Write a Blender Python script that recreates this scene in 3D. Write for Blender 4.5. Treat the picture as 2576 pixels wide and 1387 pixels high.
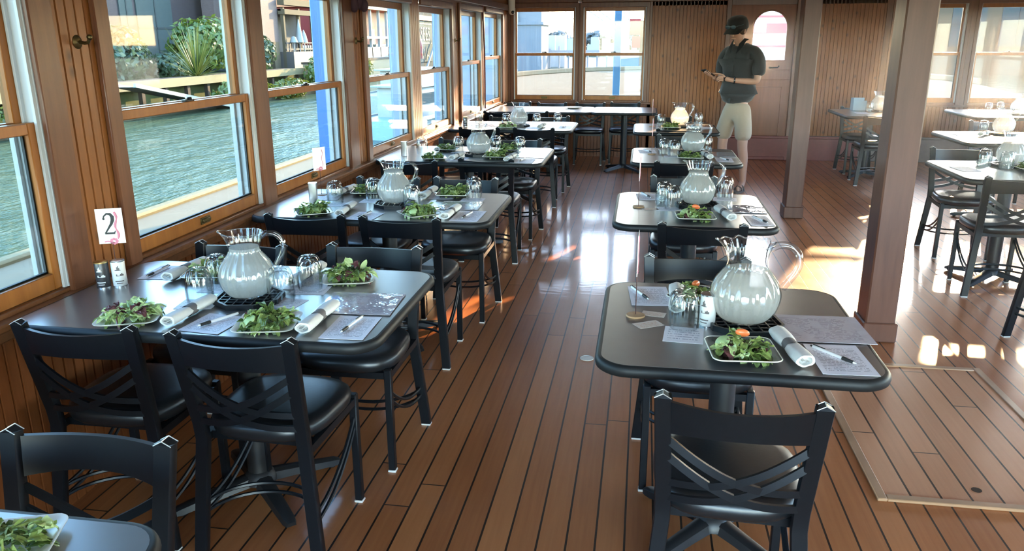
import bpy, bmesh, math, random
from mathutils import Vector, Matrix, Euler
PI = math.pi
R = math.radians
rnd = random.Random(11)
sc = bpy.context.scene
for o in list(bpy.data.objects):
    bpy.data.objects.remove(o)
C = sc.collection

# ------------------------------------------------------------------ camera
W, H, F = 2576, 1387, 1990.0
VP, ROLL, CAMH = (1624.0, 100.0), -0.004, 1.6
d = Vector(((VP[0]-W/2)/F, (VP[1]-H/2)/F, 1)).normalized()
up = Vector((1, ROLL, 0)).cross(d).normalized()
if up.y > 0: up = -up
rt = d.cross(up)
if rt.x < 0: rt = -rt
# rows: world axes expressed in image axes (x right, y down, z forward)
cam = bpy.data.cameras.new('camera'); co = bpy.data.objects.new('camera', cam); C.objects.link(co)
M = Matrix((rt, d, up))
m4 = Matrix(((M[0][0], -M[0][1], -M[0][2], 0), (M[1][0], -M[1][1], -M[1][2], 0), (M[2][0], -M[2][1], -M[2][2], CAMH), (0, 0, 0, 1)))
co.matrix_world = m4
cam.sensor_width = 36; cam.lens = F/W*36; cam.clip_start = .05; cam.clip_end = 2000
sc.camera = co

# ------------------------------------------------------------------ light
SUN_EL, SUN_AZ = 14.0, 20.3         # azimuth from +Y towards +X
wd = bpy.data.worlds.new('world'); sc.world = wd; wd.use_nodes = True
nt = wd.node_tree; nt.nodes.clear()
sky = nt.nodes.new('ShaderNodeTexSky'); sky.sky_type = 'NISHITA'; sky.sun_disc = False
sky.sun_elevation = R(SUN_EL+4); sky.sun_rotation = R(SUN_AZ); sky.air_density = 1.0; sky.dust_density = .6; sky.ozone_density = 2.5
bg = nt.nodes.new('ShaderNodeBackground'); bg.inputs[1].default_value = 1.0
wo = nt.nodes.new('ShaderNodeOutputWorld')
nt.links.new(sky.outputs[0], bg.inputs[0]); nt.links.new(bg.outputs[0], wo.inputs[0])
sl = bpy.data.lights.new('sun', 'SUN'); so = bpy.data.objects.new('sun', sl); C.objects.link(so)
sd = Vector((math.sin(R(SUN_AZ))*math.cos(R(SUN_EL)), math.cos(R(SUN_AZ))*math.cos(R(SUN_EL)), math.sin(R(SUN_EL))))
so.rotation_euler = sd.to_track_quat('Z', 'Y').to_euler(); so.location = (0, 0, 30)
sl.energy = 8.0; sl.angle = R(.6); sl.color = (1, .62, .30)
sc.view_settings.view_transform = 'Standard'; sc.view_settings.look = 'None'
sc.view_settings.exposure = 2.45; sc.view_settings.gamma = 1; sc.view_settings.use_curve_mapping = False
cy = sc.cycles
cy.use_denoising = True; cy.max_bounces = 7; cy.diffuse_bounces = 4; cy.glossy_bounces = 4
cy.transmission_bounces = 6; cy.transparent_max_bounces = 24
cy.caustics_reflective = False; cy.caustics_refractive = False; cy.sample_clamp_indirect = 6

# ------------------------------------------------------------------ materials
class NT:
    def __init__(s, name):
        s.m = bpy.data.materials.new(name); s.m.use_nodes = True
        s.t = s.m.node_tree; s.p = s.t.nodes['Principled BSDF']; s.out = s.t.nodes['Material Output']
    def n(s, typ, **kw):
        nd = s.t.nodes.new(typ)
        for k, v in kw.items(): setattr(nd, k, v)
        return nd
    def l(s, a, b): s.t.links.new(a, b)
    def val(s, sock, v):
        if hasattr(v, 'is_output') or hasattr(v, 'links'): s.l(v, sock)
        else: sock.default_value = v
    def math(s, op, a, b=0.0, c=None):
        nd = s.n('ShaderNodeMath', operation=op); s.val(nd.inputs[0], a); s.val(nd.inputs[1], b)
        if c is not None: s.val(nd.inputs[2], c)
        return nd.outputs[0]
    def obj(s):
        return s.n('ShaderNodeTexCoord').outputs['Object']
    def gen(s):
        return s.n('ShaderNodeTexCoord').outputs['Generated']
    def sep(s, v):
        nd = s.n('ShaderNodeSeparateXYZ'); s.l(v, nd.inputs[0]); return nd.outputs
    def comb(s, x, y, z):
        nd = s.n('ShaderNodeCombineXYZ')
        for i, v in enumerate((x, y, z)): s.val(nd.inputs[i], v)
        return nd.outputs[0]
    def noise(s, vec, scale, detail=3, rough=.5):
        nd = s.n('ShaderNodeTexNoise'); s.l(vec, nd.inputs['Vector']); nd.inputs['Scale'].default_value = scale
        nd.inputs['Detail'].default_value = detail; nd.inputs['Roughness'].default_value = rough
        return nd.outputs['Fac']
    def white(s, v):
        nd = s.n('ShaderNodeTexWhiteNoise', noise_dimensions='1D'); s.val(nd.inputs['W'], v); return nd.outputs['Value']
    def ramp(s, f, stops):
        nd = s.n('ShaderNodeValToRGB'); s.l(f, nd.inputs[0]); e = nd.color_ramp.elements
        while len(e) < len(stops): e.new(.5)
        for i, (p, c) in enumerate(stops): e[i].position = p; e[i].color = (*c, 1)
        return nd.outputs[0]
    def mix(s, f, a, b, mode='MIX'):
        nd = s.n('ShaderNodeMix', data_type='RGBA', blend_type=mode)
        s.val(nd.inputs[0], f)
        for i, v in ((6, a), (7, b)):
            if isinstance(v, tuple): nd.inputs[i].default_value = (*v, 1)
            else: s.l(v, nd.inputs[i])
        return nd.outputs[2]
    def bump(s, h, strength=.3, dist=.01):
        nd = s.n('ShaderNodeBump'); s.l(h, nd.inputs['Height']); nd.inputs['Strength'].default_value = strength
        nd.inputs['Distance'].default_value = dist; s.l(nd.outputs[0], s.p.inputs['Normal'])
    def col(s, v):
        s.val(s.p.inputs['Base Color'], v if not isinstance(v, tuple) else (*v, 1))
    def set(s, rough=None, metal=None, spec=None, coat=None, coatr=None, sheen=None):
        for k, v in (('Roughness', rough), ('Metallic', metal), ('Specular IOR Level', spec), ('Coat Weight', coat), ('Coat Roughness', coatr), ('Sheen Weight', sheen)):
            if v is not None: s.val(s.p.inputs[k], v)

def plain(name, c, rough=.5, metal=0, spec=.5, coat=0, var=.0, vs=20, bump=0):
    t = NT(name)
    if var:
        f = t.noise(t.obj(), vs)
        t.col(t.mix(f, tuple(x*(1-var) for x in c), tuple(min(1, x*(1+var)) for x in c)))
        if bump: t.bump(f, bump, .004)
    else: t.col(c)
    t.set(rough, metal, spec, coat); t.p.inputs['Coat Roughness'].default_value = .3; return t.m

def wood(name, dark, light, axis='z', scale=1.0, rough=.35, coat=.3, knots=False, kd=(.05, .016, .006), spec=.22):
    t = NT(name); v = t.obj()
    mp = t.n('ShaderNodeMapping'); t.l(v, mp.inputs[0])
    s = {'x': (1.2, 14, 14), 'y': (14, 1.2, 14), 'z': (14, 14, 1.2)}[axis]
    mp.inputs['Scale'].default_value = tuple(k*scale for k in s)
    f = t.noise(mp.outputs[0], 2.2, 5, .6)
    g = t.noise(v, .9, 2)
    c = t.ramp(f, [(.3, dark), (.72, light)])
    c = t.mix(t.math('MULTIPLY', g, .6), c, tuple(x*.72 for x in light), 'MIX')
    if knots:
        kx, ky, kz = t.sep(v); kv = t.comb(t.math('MULTIPLY', kx, 6.5), t.math('MULTIPLY', kz, 4.6), 0)
        vo = t.n('ShaderNodeTexVoronoi', voronoi_dimensions='2D'); t.l(kv, vo.inputs['Vector']); vo.inputs['Scale'].default_value = 1.0
        sel = t.math('GREATER_THAN', t.sep(vo.outputs['Color'])[0], .5)
        k = t.math('MULTIPLY', sel, t.math('SUBTRACT', 1.0, t.math('SMOOTHSTEP' if False else 'MULTIPLY', vo.outputs['Distance'], 7.0)))
        k = t.math('MAXIMUM', t.math('MINIMUM', k, .85), 0)
        c = t.mix(k, c, kd)
    t.col(c); t.set(rough, spec=spec, coat=coat*.35); t.p.inputs['Coat Roughness'].default_value = .2
    t.bump(f, .08, .003); return t.m

def floor_mat(name, pitch, dark, mid, light, x0=0.0):
    t = NT(name); x, y, z = t.sep(t.obj())
    u = t.math('DIVIDE', t.math('ADD', x, x0), pitch)
    idx = t.math('FLOOR', u); fr = t.math('FRACT', u)
    r1 = t.white(idx); r2 = t.white(t.math('ADD', idx, 77.3))
    yy = t.math('ADD', t.math('DIVIDE', y, 2.7), t.math('MULTIPLY', r2, 7))
    fy = t.math('FRACT', yy); r3 = t.white(t.math('ADD', t.math('MULTIPLY', t.math('FLOOR', yy), 13.7), idx))
    e = t.math('ABSOLUTE', t.math('SUBTRACT', fr, .5))
    seam = t.math('GREATER_THAN', e, .462)
    end = t.math('LESS_THAN', fy, .0022)
    gv = t.comb(t.math('MULTIPLY', x, 60), t.math('ADD', t.math('MULTIPLY', y, 2.5), t.math('MULTIPLY', r3, 50)), 0)
    g = t.noise(gv, 1.0, 4, .6)
    f = t.math('ADD', t.math('ADD', t.math('MULTIPLY', r3, .30), .14), t.math('MULTIPLY', g, .42))
    c = t.ramp(f, [(.15, dark), (.5, mid), (.85, light)])
    wv = t.noise(t.obj(), 1.6, 3)
    c = t.mix(t.math('MULTIPLY', wv, .35), c, dark)
    c = t.mix(t.math('MAXIMUM', seam, end), c, (.018, .010, .007))
    t.col(c)
    rg = t.noise(t.comb(t.math('MULTIPLY', x, 4), t.math('MULTIPLY', y, 2), 0), 3, 4)
    t.set(t.math('ADD', t.math('MULTIPLY', rg, .16), .28), coat=.5, spec=.18); t.p.inputs['Coat Roughness'].default_value = .09
    wb = t.noise(t.comb(t.math('MULTIPLY', x, 5), t.math('MULTIPLY', y, 22), 0), 1.5, 3)
    h = t.math('ADD', t.math('MULTIPLY', t.math('SUBTRACT', 1, seam), 1.0), t.math('MULTIPLY', wb, .5))
    h = t.math('ADD', h, t.math('MULTIPLY', g, .15))
    t.bump(h, .22, .0035)
    cb = t.n('ShaderNodeBump'); t.l(t.math('ADD', wb, t.math('MULTIPLY', r3, 0)), cb.inputs['Height']); cb.inputs['Strength'].default_value = .10; cb.inputs['Distance'].default_value = .004
    t.l(cb.outputs[0], t.p.inputs['Coat Normal'])
    return t.m

def glass_mat(name, tint=(1, 1, 1), ior=1.45, base=.0, ribs=0, rough=.02, edge=0):
    t = NT(name); t.t.nodes.remove(t.p)
    tr = t.n('ShaderNodeBsdfTransparent'); tr.inputs[0].default_value = (*tint, 1)
    if edge:
        lw = t.n('ShaderNodeLayerWeight'); lw.inputs[0].default_value = .5
        t.l(t.mix(t.math('MULTIPLY', t.math('POWER', lw.outputs['Facing'], 2.2), edge), tint, (.30, .34, .36)), tr.inputs[0])
    gl = t.n('ShaderNodeBsdfGlossy'); gl.inputs['Roughness'].default_value = rough
    fr = t.n('ShaderNodeFresnel'); fr.inputs[0].default_value = ior
    f = t.math('MULTIPLY', fr.outputs[0], t.math('SUBTRACT', 1.0, t.n('ShaderNodeNewGeometry').outputs['Backfacing']))
    if base: f = t.math('MINIMUM', t.math('ADD', f, base), 1)
    if ribs:
        x, y, z = t.sep(t.obj()); a = t.math('ARCTAN2', y, x)
        w = t.math('SINE', t.math('MULTIPLY', a, ribs))
        b = t.n('ShaderNodeBump'); b.inputs['Distance'].default_value = .004; b.inputs['Strength'].default_value = .6
        t.l(w, b.inputs['Height']); t.l(b.outputs[0], gl.inputs['Normal']); t.l(b.outputs[0], fr.inputs['Normal'])
    mx = t.n('ShaderNodeMixShader'); t.l(f, mx.inputs[0]); t.l(tr.outputs[0], mx.inputs[1]); t.l(gl.outputs[0], mx.inputs[2])
    t.l(mx.outputs[0], t.out.inputs[0]); return t.m

def frost_mat(name):
    t = NT(name); t.t.nodes.remove(t.p); x, y, z = t.sep(t.obj())
    a = t.math('ARCTAN2', y, x); w = t.math('SINE', t.math('MULTIPLY', a, 26))
    b = t.n('ShaderNodeBump'); b.inputs['Distance'].default_value = .003; b.inputs['Strength'].default_value = .5; t.l(w, b.inputs['Height'])
    df = t.n('ShaderNodeBsdfDiffuse'); df.inputs[0].default_value = (.56, .565, .555, 1); t.l(b.outputs[0], df.inputs['Normal'])
    tl = t.n('ShaderNodeBsdfTranslucent'); tl.inputs[0].default_value = (.84, .82, .76, 1)
    tr = t.n('ShaderNodeBsdfTransparent')
    m1 = t.n('ShaderNodeMixShader'); m1.inputs[0].default_value = .5; t.l(df.outputs[0], m1.inputs[1]); t.l(tl.outputs[0], m1.inputs[2])
    m2 = t.n('ShaderNodeMixShader'); m2.inputs[0].default_value = .30; t.l(m1.outputs[0], m2.inputs[1]); t.l(tr.outputs[0], m2.inputs[2])
    t.l(m2.outputs[0], t.out.inputs[0]); return t.m

def leaf_mat(name, c1, c2, trans=.35, vs=30):
    t = NT(name); c = t.mix(t.noise(t.obj(), vs, 2), c1, c2); t.t.nodes.remove(t.p)
    df = t.n('ShaderNodeBsdfDiffuse'); t.l(c, df.inputs[0]); tl = t.n('ShaderNodeBsdfTranslucent'); t.l(c, tl.inputs[0])
    gl = t.n('ShaderNodeBsdfGlossy'); gl.inputs['Roughness'].default_value = .35
    m = t.n('ShaderNodeMixShader'); m.inputs[0].default_value = trans; t.l(df.outputs[0], m.inputs[1]); t.l(tl.outputs[0], m.inputs[2])
    m2 = t.n('ShaderNodeMixShader'); m2.inputs[0].default_value = .06; t.l(m.outputs[0], m2.inputs[1]); t.l(gl.outputs[0], m2.inputs[2])
    t.l(m2.outputs[0], t.out.inputs[0]); return t.m

def print_mat(name, paper, ink, rows=16, rough=.5, blocks=False):
    t = NT(name); x, y, z = t.sep(t.gen())
    ry = t.math('MULTIPLY', y, rows); fy = t.math('FRACT', ry)
    row = t.math('FLOOR', ry)
    line = t.math('MULTIPLY', t.math('GREATER_THAN', fy, .35), t.math('LESS_THAN', fy, .75))
    wn = t.noise(t.comb(t.math('MULTIPLY', x, 26), t.math('MULTIPLY', row, 7.7), 0), 1, 2)
    dash = t.math('GREATER_THAN', wn, .47)
    inx = t.math('MULTIPLY', t.math('GREATER_THAN', x, .1), t.math('LESS_THAN', x, .9))
    iny = t.math('MULTIPLY', t.math('GREATER_THAN', y, .1), t.math('LESS_THAN', y, .88))
    k = t.math('MULTIPLY', t.math('MULTIPLY', line, dash), t.math('MULTIPLY', inx, iny))
    if blocks:
        bn = t.noise(t.comb(t.math('MULTIPLY', x, 5), t.math('MULTIPLY', y, 3), 3), 1, 2)
        k = t.math('MULTIPLY', k, t.math('GREATER_THAN', bn, .45))
    t.col(t.mix(t.math('MULTIPLY', k, .45 if blocks else .6), paper, ink)); t.set(rough)
    if blocks:
        t.bump(t.noise(t.obj(), 14, 3), .5, .012); t.set(.08, coat=1.0)
    return t.m

def water_mat():
    t = NT('harbour_water'); v = t.obj(); mp = t.n('ShaderNodeMapping'); t.l(v, mp.inputs[0]); mp.inputs['Scale'].default_value = (1.4, .55, 1)
    a = t.noise(mp.outputs[0], 1.1, 4, .6); b = t.noise(mp.outputs[0], 4.5, 3, .6)
    h = t.math('ADD', a, t.math('MULTIPLY', b, .35))
    t.col(t.mix(a, (.060, .090, .052), (.095, .125, .075))); t.set(.16, spec=.028); t.bump(h, .55, .35); return t.m

def brick_mat(name, c1, c2, mortar, sc_=4.0):
    t = NT(name); v = t.obj(); x, y, z = t.sep(v)
    bt = t.n('ShaderNodeTexBrick'); t.l(t.comb(t.math('ADD', x, y), z, 0), bt.inputs['Vector'])
    bt.inputs['Color1'].default_value = (*c1, 1); bt.inputs['Color2'].default_value = (*c2, 1); bt.inputs['Mortar'].default_value = (*mortar, 1)
    bt.inputs['Scale'].default_value = sc_; t.l(bt.outputs['Color'], t.p.inputs['Base Color']); t.set(.8); return t.m

def knit(name, c, scale=400):
    t = NT(name); f = t.noise(t.obj(), scale, 2); g = t.noise(t.obj(), 9, 3)
    t.col(t.mix(t.math('MULTIPLY', f, .5), c, tuple(x*.6 for x in c))); t.set(.85, sheen=.2); t.bump(g, .6, .02); return t.m

MT = dict(
    floor=floor_mat('varnished_deck_planks', .0955, (.25, .076, .026), (.42, .152, .052), (.54, .22, .08)),
    hatch=floor_mat('hatch_planks', .105, (.36, .15, .07), (.52, .24, .12), (.62, .32, .17), .03),
    bead=wood('knotty_pine_boards', (.17, .052, .013), (.28, .098, .026), 'z', 1, .36, .12, True),
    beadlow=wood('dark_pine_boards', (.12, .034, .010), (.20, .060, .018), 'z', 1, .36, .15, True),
    trim=wood('brown_trim', (.085, .030, .015), (.17, .064, .030), 'z', 1, .35, .3),
    trimy=wood('sill_wood', (.11, .038, .014), (.21, .080, .030), 'y', 1, .35, .35),
    sash=wood('orange_sash_wood', (.22, .070, .014), (.36, .130, .030), 'z', 1, .32, .3),
    door=wood('door_wood', (.17, .056, .024), (.25, .088, .040), 'z', .8, .4, .12),
    post=wood('post_wood', (.085, .034, .022), (.14, .060, .040), 'z', .8, .36, .15),
    jamb=plain('grey_jamb_track', (.46, .47, .48), .4),
    seal=plain('dark_seal', (.03, .03, .03), .6),
    ceil=plain('white_ceiling_paint', (.88, .86, .80), .7),
    blk=plain('black_powder_coat', (.005, .006, .008), .34, spec=.27, var=.25, vs=60),
    vinyl=plain('black_vinyl', (.009, .010, .012), .34, spec=.5, var=.2, vs=90, bump=.05),
    glide=plain('worn_pale_glide', (.55, .53, .50), .5),
    worn=plain('worn_bare_edge', (.62, .62, .62), .35, .6),
    lam=plain('black_laminate', (.070, .069, .071), .30, spec=1.0, coat=1.0, var=.3, vs=14),
    edge=plain('black_table_edge', (.010, .011, .012), .5, spec=.3),
    iron=plain('black_cast_iron', (.012, .012, .013), .45),
    glass=glass_mat('clear_glass', (.95, .97, .97), 1.5, .035, 12, .05, .75),
    pglass=glass_mat('pitcher_glass', (.93, .95, .96), 1.6, .09, 18, .04, .45),
    pane=glass_mat('clear_window_pane', (.96, .97, .97), 1.45), panet=glass_mat('tinted_window_pane', (.58, .63, .62), 1.22), panef=glass_mat('dimming_window_pane', (.58, .59, .60), 1.45),  # left and far pane tints added to dim the bright view outside
    ice=frost_mat('cloudy_ice_water'),
    plate_w=plain('cream_plate', (.78, .74, .64), .3, var=.06),
    plate_d=plain('dark_glazed_plate', (.035, .033, .03), .25),
    cloth=plain('white_napkin_cloth', (.66, .64, .61), .85, var=.08, vs=60, bump=.3),
    band=plain('grey_paper_band', (.13, .12, .12), .7),
    steel=plain('steel', (.55, .55, .56), .25, 1),
    menu=print_mat('menu_sheet_print', (.74, .74, .82), (.10, .10, .16), 20),
    slip=print_mat('paper_slip_print', (.80, .79, .84), (.2, .2, .3), 7),
    lamn=print_mat('laminated_sheet_print', (.62, .60, .66), (.08, .07, .09), 26, .08, True),
    pap=plain('white_card', (.88, .87, .86), .6),
    ink=plain('black_ink', (.02, .02, .02), .6), pink=plain('pink_print', (.66, .22, .30), .6),
    penb=plain('clear_pen_barrel', (.70, .70, .72), .15), peng=plain('black_pen_grip', (.02, .02, .02), .5),
    canb=plain('black_shaker_label', (.035, .033, .035), .35), canw=plain('white_shaker_label', (.66, .66, .65), .4), cang=plain('dark_figure_print', (.12, .10, .10), .5),
    gold=plain('brass_lid', (.55, .38, .16), .3, 1), woodd=plain('wood_disc', (.38, .22, .11), .5, var=.3, vs=80),
    htrim=plain('worn_tan_trim', (.34, .185, .095), .4, var=.25, vs=9), sgrey=plain('pale_shed_grey', (.22, .235, .24), .9, spec=.1), fgrey=plain('air_faded_grey', (.55, .57, .58), .9, spec=.1), rod=plain('dark_rod', (.10, .05, .05), .3, .7), cardc=print_mat('small_card_print', (.62, .52, .45), (.5, .2, .1), 5),  # distant grey lightened, fading by distance is put into the colour
    lt=leaf_mat('light_lettuce', (.34, .42, .13), (.18, .27, .06)), dk=leaf_mat('dark_lettuce', (.06, .11, .025), (.13, .19, .05)),
    pale=leaf_mat('pale_lettuce', (.62, .72, .38), (.48, .62, .24)), red=leaf_mat('red_lettuce', (.10, .03, .04), (.20, .07, .07)),
    tom=plain('tomato', (.75, .17, .05), .3), cuc=plain('cucumber', (.42, .55, .25), .35),
    brass=plain('dark_brass', (.12, .085, .035), .4, .9), cord=plain('dark_red_cord', (.10, .018, .02), .6),
    bundle=plain('dark_purple_cloth', (.05, .02, .03), .8, var=.4), camw=plain('ivory_plastic', (.72, .68, .60), .4),
    blackp=plain('black_plastic', (.012, .012, .013), .2), chrome=plain('chrome', (.7, .7, .7), .12, 1),
    base=plain('red_brown_board', (.16, .035, .028), .5, var=.2), greyb=plain('grey_brown_board', (.12, .095, .085), .5, var=.2),
    skin=plain('skin', (.46, .26, .19), .5, var=.08, vs=12), shirt=knit('charcoal_shirt_cloth', (.030, .031, .034)), shorts=knit('tan_shorts_cloth', (.42, .33, .25)),
    cap=knit('black_cap_cloth', (.012, .012, .013)), hair=plain('brown_hair', (.06, .035, .02), .6),
    water=water_mat(), dock=plain('tan_deck_paint', (.24, .19, .125), .8, spec=.1, var=.10, vs=3), dedge=plain('pale_deck_edge', (.26, .21, .12), .8, spec=.1, var=.1),
    fore=plain('cream_foredeck_paint', (.27, .215, .135), .9, spec=0, var=.06, vs=2), bwh=plain('pale_blue_paint', (.30, .39, .54), .5, var=.06),
    blue=plain('vivid_blue_paint', (.035, .14, .40), .4, var=.1), lblue=plain('bright_blue_paint', (.10, .42, .80), .4, var=.08),
    brick=brick_mat('purple_brick', (.058, .036, .037), (.046, .028, .030), (.07, .052, .05), 5), pbrick=brick_mat('pink_brick', (.12, .064, .06), (.145, .09, .08), (.16, .13, .115), 6),
    bank=plain('mown_grass', (.065, .07, .014), .9, var=.5, vs=1.5), timb=wood('weathered_timber', (.06, .038, .026), (.11, .074, .052), 'y', .5, .8, 0),
    sand=plain('sandy_bank', (.08, .055, .025), .9, var=.3, vs=2), tan=plain('tan_block_wall', (.30, .21, .12), .8, var=.15, vs=1.5),
    bush=leaf_mat('bush_leaves', (.06, .105, .018), (.135, .185, .028), .3, 3), bushy=leaf_mat('yellow_green_leaves', (.15, .17, .022), (.085, .12, .018), .3, 3),
    bushd=leaf_mat('dark_green_leaves', (.045, .08, .036), (.08, .12, .06), .3, 3), palm=leaf_mat('palm_leaves', (.17, .18, .04), (.085, .125, .03), .3, 6),
    bark=plain('bark', (.12, .08, .05), .9, var=.3), winp=plain('pale_panel', (.075, .085, .08), .8, spec=.1, var=.1, vs=3), wht=plain('white_paint', (.34, .34, .33), .6),
    redp=plain('red_paint', (.26, .02, .018), .5, var=.1), drk=plain('dark_interior', (.05, .045, .05), .7), alu=plain('aluminium', (.22, .24, .24), .5, .2),
    hullb=plain('grey_blue_hull', (.25, .38, .50), .4), tint=plain('dark_boat_glass', (.05, .08, .10), .1), conc=plain('concrete_grey', (.06, .062, .06), .9, spec=.1, var=.15, vs=.3),
    fart=leaf_mat('air_faded_leaves', (.16, .19, .18), (.24, .27, .25), .4, 1), far=plain('distant_trees', (.20, .25, .24), .9, var=.5, vs=.25), steelg=plain('air_faded_steel', (.36, .35, .35), .6), orng=plain('orange_paint', (.75, .28, .12), .6),  # far leaves and steel lightened, aerial fading put into their colours
    ply=plain('beige_paint', (.13, .095, .06), .8, spec=.1))

# ------------------------------------------------------------------ mesh helpers
def BM(): return bmesh.new()
def box(bm, c, s, rot=None, bev=0, seg=1):
    m = Matrix.Translation(Vector(c)) @ (rot.to_matrix().to_4x4() if rot else Matrix()) @ Matrix.Diagonal((*s, 1))
    r = bmesh.ops.create_cube(bm, size=1, matrix=m)
    if bev:
        es = list({e for v in r['verts'] for e in v.link_edges})
        bmesh.ops.bevel(bm, geom=es, offset=bev, segments=seg, affect='EDGES', profile=.5)
    return bm
def bx(bm, x0, x1, y0, y1, z0, z1, bev=0, seg=1):
    return box(bm, ((x0+x1)/2, (y0+y1)/2, (z0+z1)/2), (abs(x1-x0), abs(y1-y0), abs(z1-z0)), None, bev, seg)
def frames(pts, closed=False, upv=None):
    n = len(pts); out = []
    prev = None
    for i in range(n):
        a = pts[(i-1) % n] if (closed or i > 0) else pts[i]; b = pts[(i+1) % n] if (closed or i < n-1) else pts[i]
        t = (b-a).normalized()
        if upv is not None: u = (upv - t*upv.dot(t)).normalized()
        elif prev is None:
            u = t.orthogonal().normalized()
        else: u = (prev - t*prev.dot(t)).normalized()
        prev = u; out.append((u, t.cross(u).normalized()))
    return out
def sweep(bm, pts, prof, closed=False, upv=None, caps=True, scale=None):
    pts = [Vector(p) for p in pts]; fr = frames(pts, closed, Vector(upv) if upv else None); rings = []
    for i, (p, (u, v)) in enumerate(zip(pts, fr)):
        k = scale[i] if scale else 1
        rings.append([bm.verts.new(p + u*a*k + v*b*k) for a, b in prof])
    n = len(rings); m = len(prof)
    for i in range(n if closed else n-1):
        A, B = rings[i], rings[(i+1) % n]
        for j in range(m):
            bm.faces.new((A[j], A[(j+1) % m], B[(j+1) % m], B[j]))
    if caps and not closed:
        bm.faces.new(rings[0][::-1]); bm.faces.new(rings[-1])
def tube(bm, pts, r, n=8, closed=False, scale=None):
    sweep(bm, pts, [(r*math.cos(2*PI*i/n), r*math.sin(2*PI*i/n)) for i in range(n)], closed, None, True, scale)
def rail(bm, pts, w, h, upv=(0, 0, 1), c=.0, closed=False):
    a, b = h/2, w/2
    if c: pr = [(-a, -b+c), (-a, b-c), (-a+c, b), (a-c, b), (a, b-c), (a, -b+c), (a-c, -b), (-a+c, -b)]
    else: pr = [(-a, -b), (-a, b), (a, b), (a, -b)]
    sweep(bm, pts, pr, closed, upv)
def lathe(bm, prof, n=32, mod=None, cap0=True, cap1=True):
    rings = []
    for r, z in prof:
        ring = []
        for i in range(n):
            a = 2*PI*i/n; rr, dx, zz = (mod(a, r, z) if mod else (r, 0, z))
            ring.append(bm.verts.new((rr*math.cos(a)+dx, rr*math.sin(a), zz)))
        rings.append(ring)
    for A, B in zip(rings, rings[1:]):
        for i in range(n): bm.faces.new((A[i], A[(i+1) % n], B[(i+1) % n], B[i]))
    if cap0: bm.faces.new(rings[0][::-1])
    if cap1: bm.faces.new(rings[-1])
def prism(bm, poly, z0, z1):
    a = [bm.verts.new((x, y, z0)) for x, y in poly]; b = [bm.verts.new((x, y, z1)) for x, y in poly]; n = len(a)
    for i in range(n): bm.faces.new((a[i], a[(i+1) % n], b[(i+1) % n], b[i]))
    bm.faces.new(a[::-1]); bm.faces.new(b)
def rrect(x0, x1, y0, y1, r, k=6):
    p = []
    for cx, cy, a0 in ((x1-r, y1-r, 0), (x0+r, y1-r, 90), (x0+r, y0+r, 180), (x1-r, y0+r, 270)):
        for i in range(k+1): a = R(a0+90*i/k); p.append((cx+r*math.cos(a), cy+r*math.sin(a)))
    return p
def ball(bm, c, r, s=(1, 1, 1), u=16, v=10, rot=None):
    m = Matrix.Translation(Vector(c)) @ (rot.to_matrix().to_4x4() if rot else Matrix()) @ Matrix.Diagonal((s[0]*r, s[1]*r, s[2]*r, 1))
    bmesh.ops.create_uvsphere(bm, u_segments=u, v_segments=v, radius=1, matrix=m)
def cyl(bm, a, b, r, n=16, r2=None):
    tube(bm, [a, b], r, n, scale=[1, (r2/r if r2 else 1)])

def obj(name, bm, mat, parent=None, loc=None, rot=None, ang=40):
    bmesh.ops.recalc_face_normals(bm, faces=bm.faces[:])
    me = bpy.data.meshes.new(name); bm.to_mesh(me); bm.free()
    me.materials.append(MT[mat] if isinstance(mat, str) else mat)
    if ang is not None:
        me.shade_smooth(); me.set_sharp_from_angle(angle=R(ang))
    o = bpy.data.objects.new(name, me); C.objects.link(o)
    if parent: o.parent = parent
    if loc: o.location = loc
    if rot: o.rotation_euler = rot
    return o
def tag(o, label, cat, group=None, kind=None):
    o['label'] = label; o['category'] = cat
    if group: o['group'] = group
    if kind: o['kind'] = kind
    return o
def empty(name, label, cat, loc=(0, 0, 0), rz=0, group=None, kind=None):
    o = bpy.data.objects.new(name, None); C.objects.link(o); o.location = loc; o.rotation_euler = (0, 0, rz); o.empty_display_size = .05
    return tag(o, label, cat, group, kind)
KIDS = {}
def kids(o):
    if o.name not in KIDS: KIDS[o.name] = [c for c in bpy.data.objects if c.parent == o]
    return KIDS[o.name]
def copy_tree(o, parent=None):
    c = o.copy(); C.objects.link(c)
    if parent: c.parent = parent
    for k in kids(o): copy_tree(k, c)
    return c
USED = set()
def place(proto, loc, rz, label, group=None):
    if proto.name not in USED: USED.add(proto.name); r = proto
    else: r = copy_tree(proto)
    r.location = loc; r.rotation_euler = (0, 0, rz); r['label'] = label
    if group: r['group'] = group
    return r
def struct(name, bm, mat, label, cat, parent=None, ang=30):
    o = obj(name, bm, mat, parent, ang=ang); return tag(o, label, cat, None, 'structure')

# ------------------------------------------------------------------ room shell
YF, XR, YB, ZC = 11.4, 5.06, -2.6, 2.36
bm = BM(); bx(bm, -2.12, 5.2, YB-.1, YF+.14, -.10, 0); struct('floor', bm, 'floor', 'varnished narrow plank deck floor with dark seams', 'floor')
bm = BM(); bx(bm, -2.2, 5.3, YB-.2, YF+.3, ZC, ZC+.06); struct('ceiling', bm, 'ceil', 'pale painted ceiling above the dining deck', 'ceiling')

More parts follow.
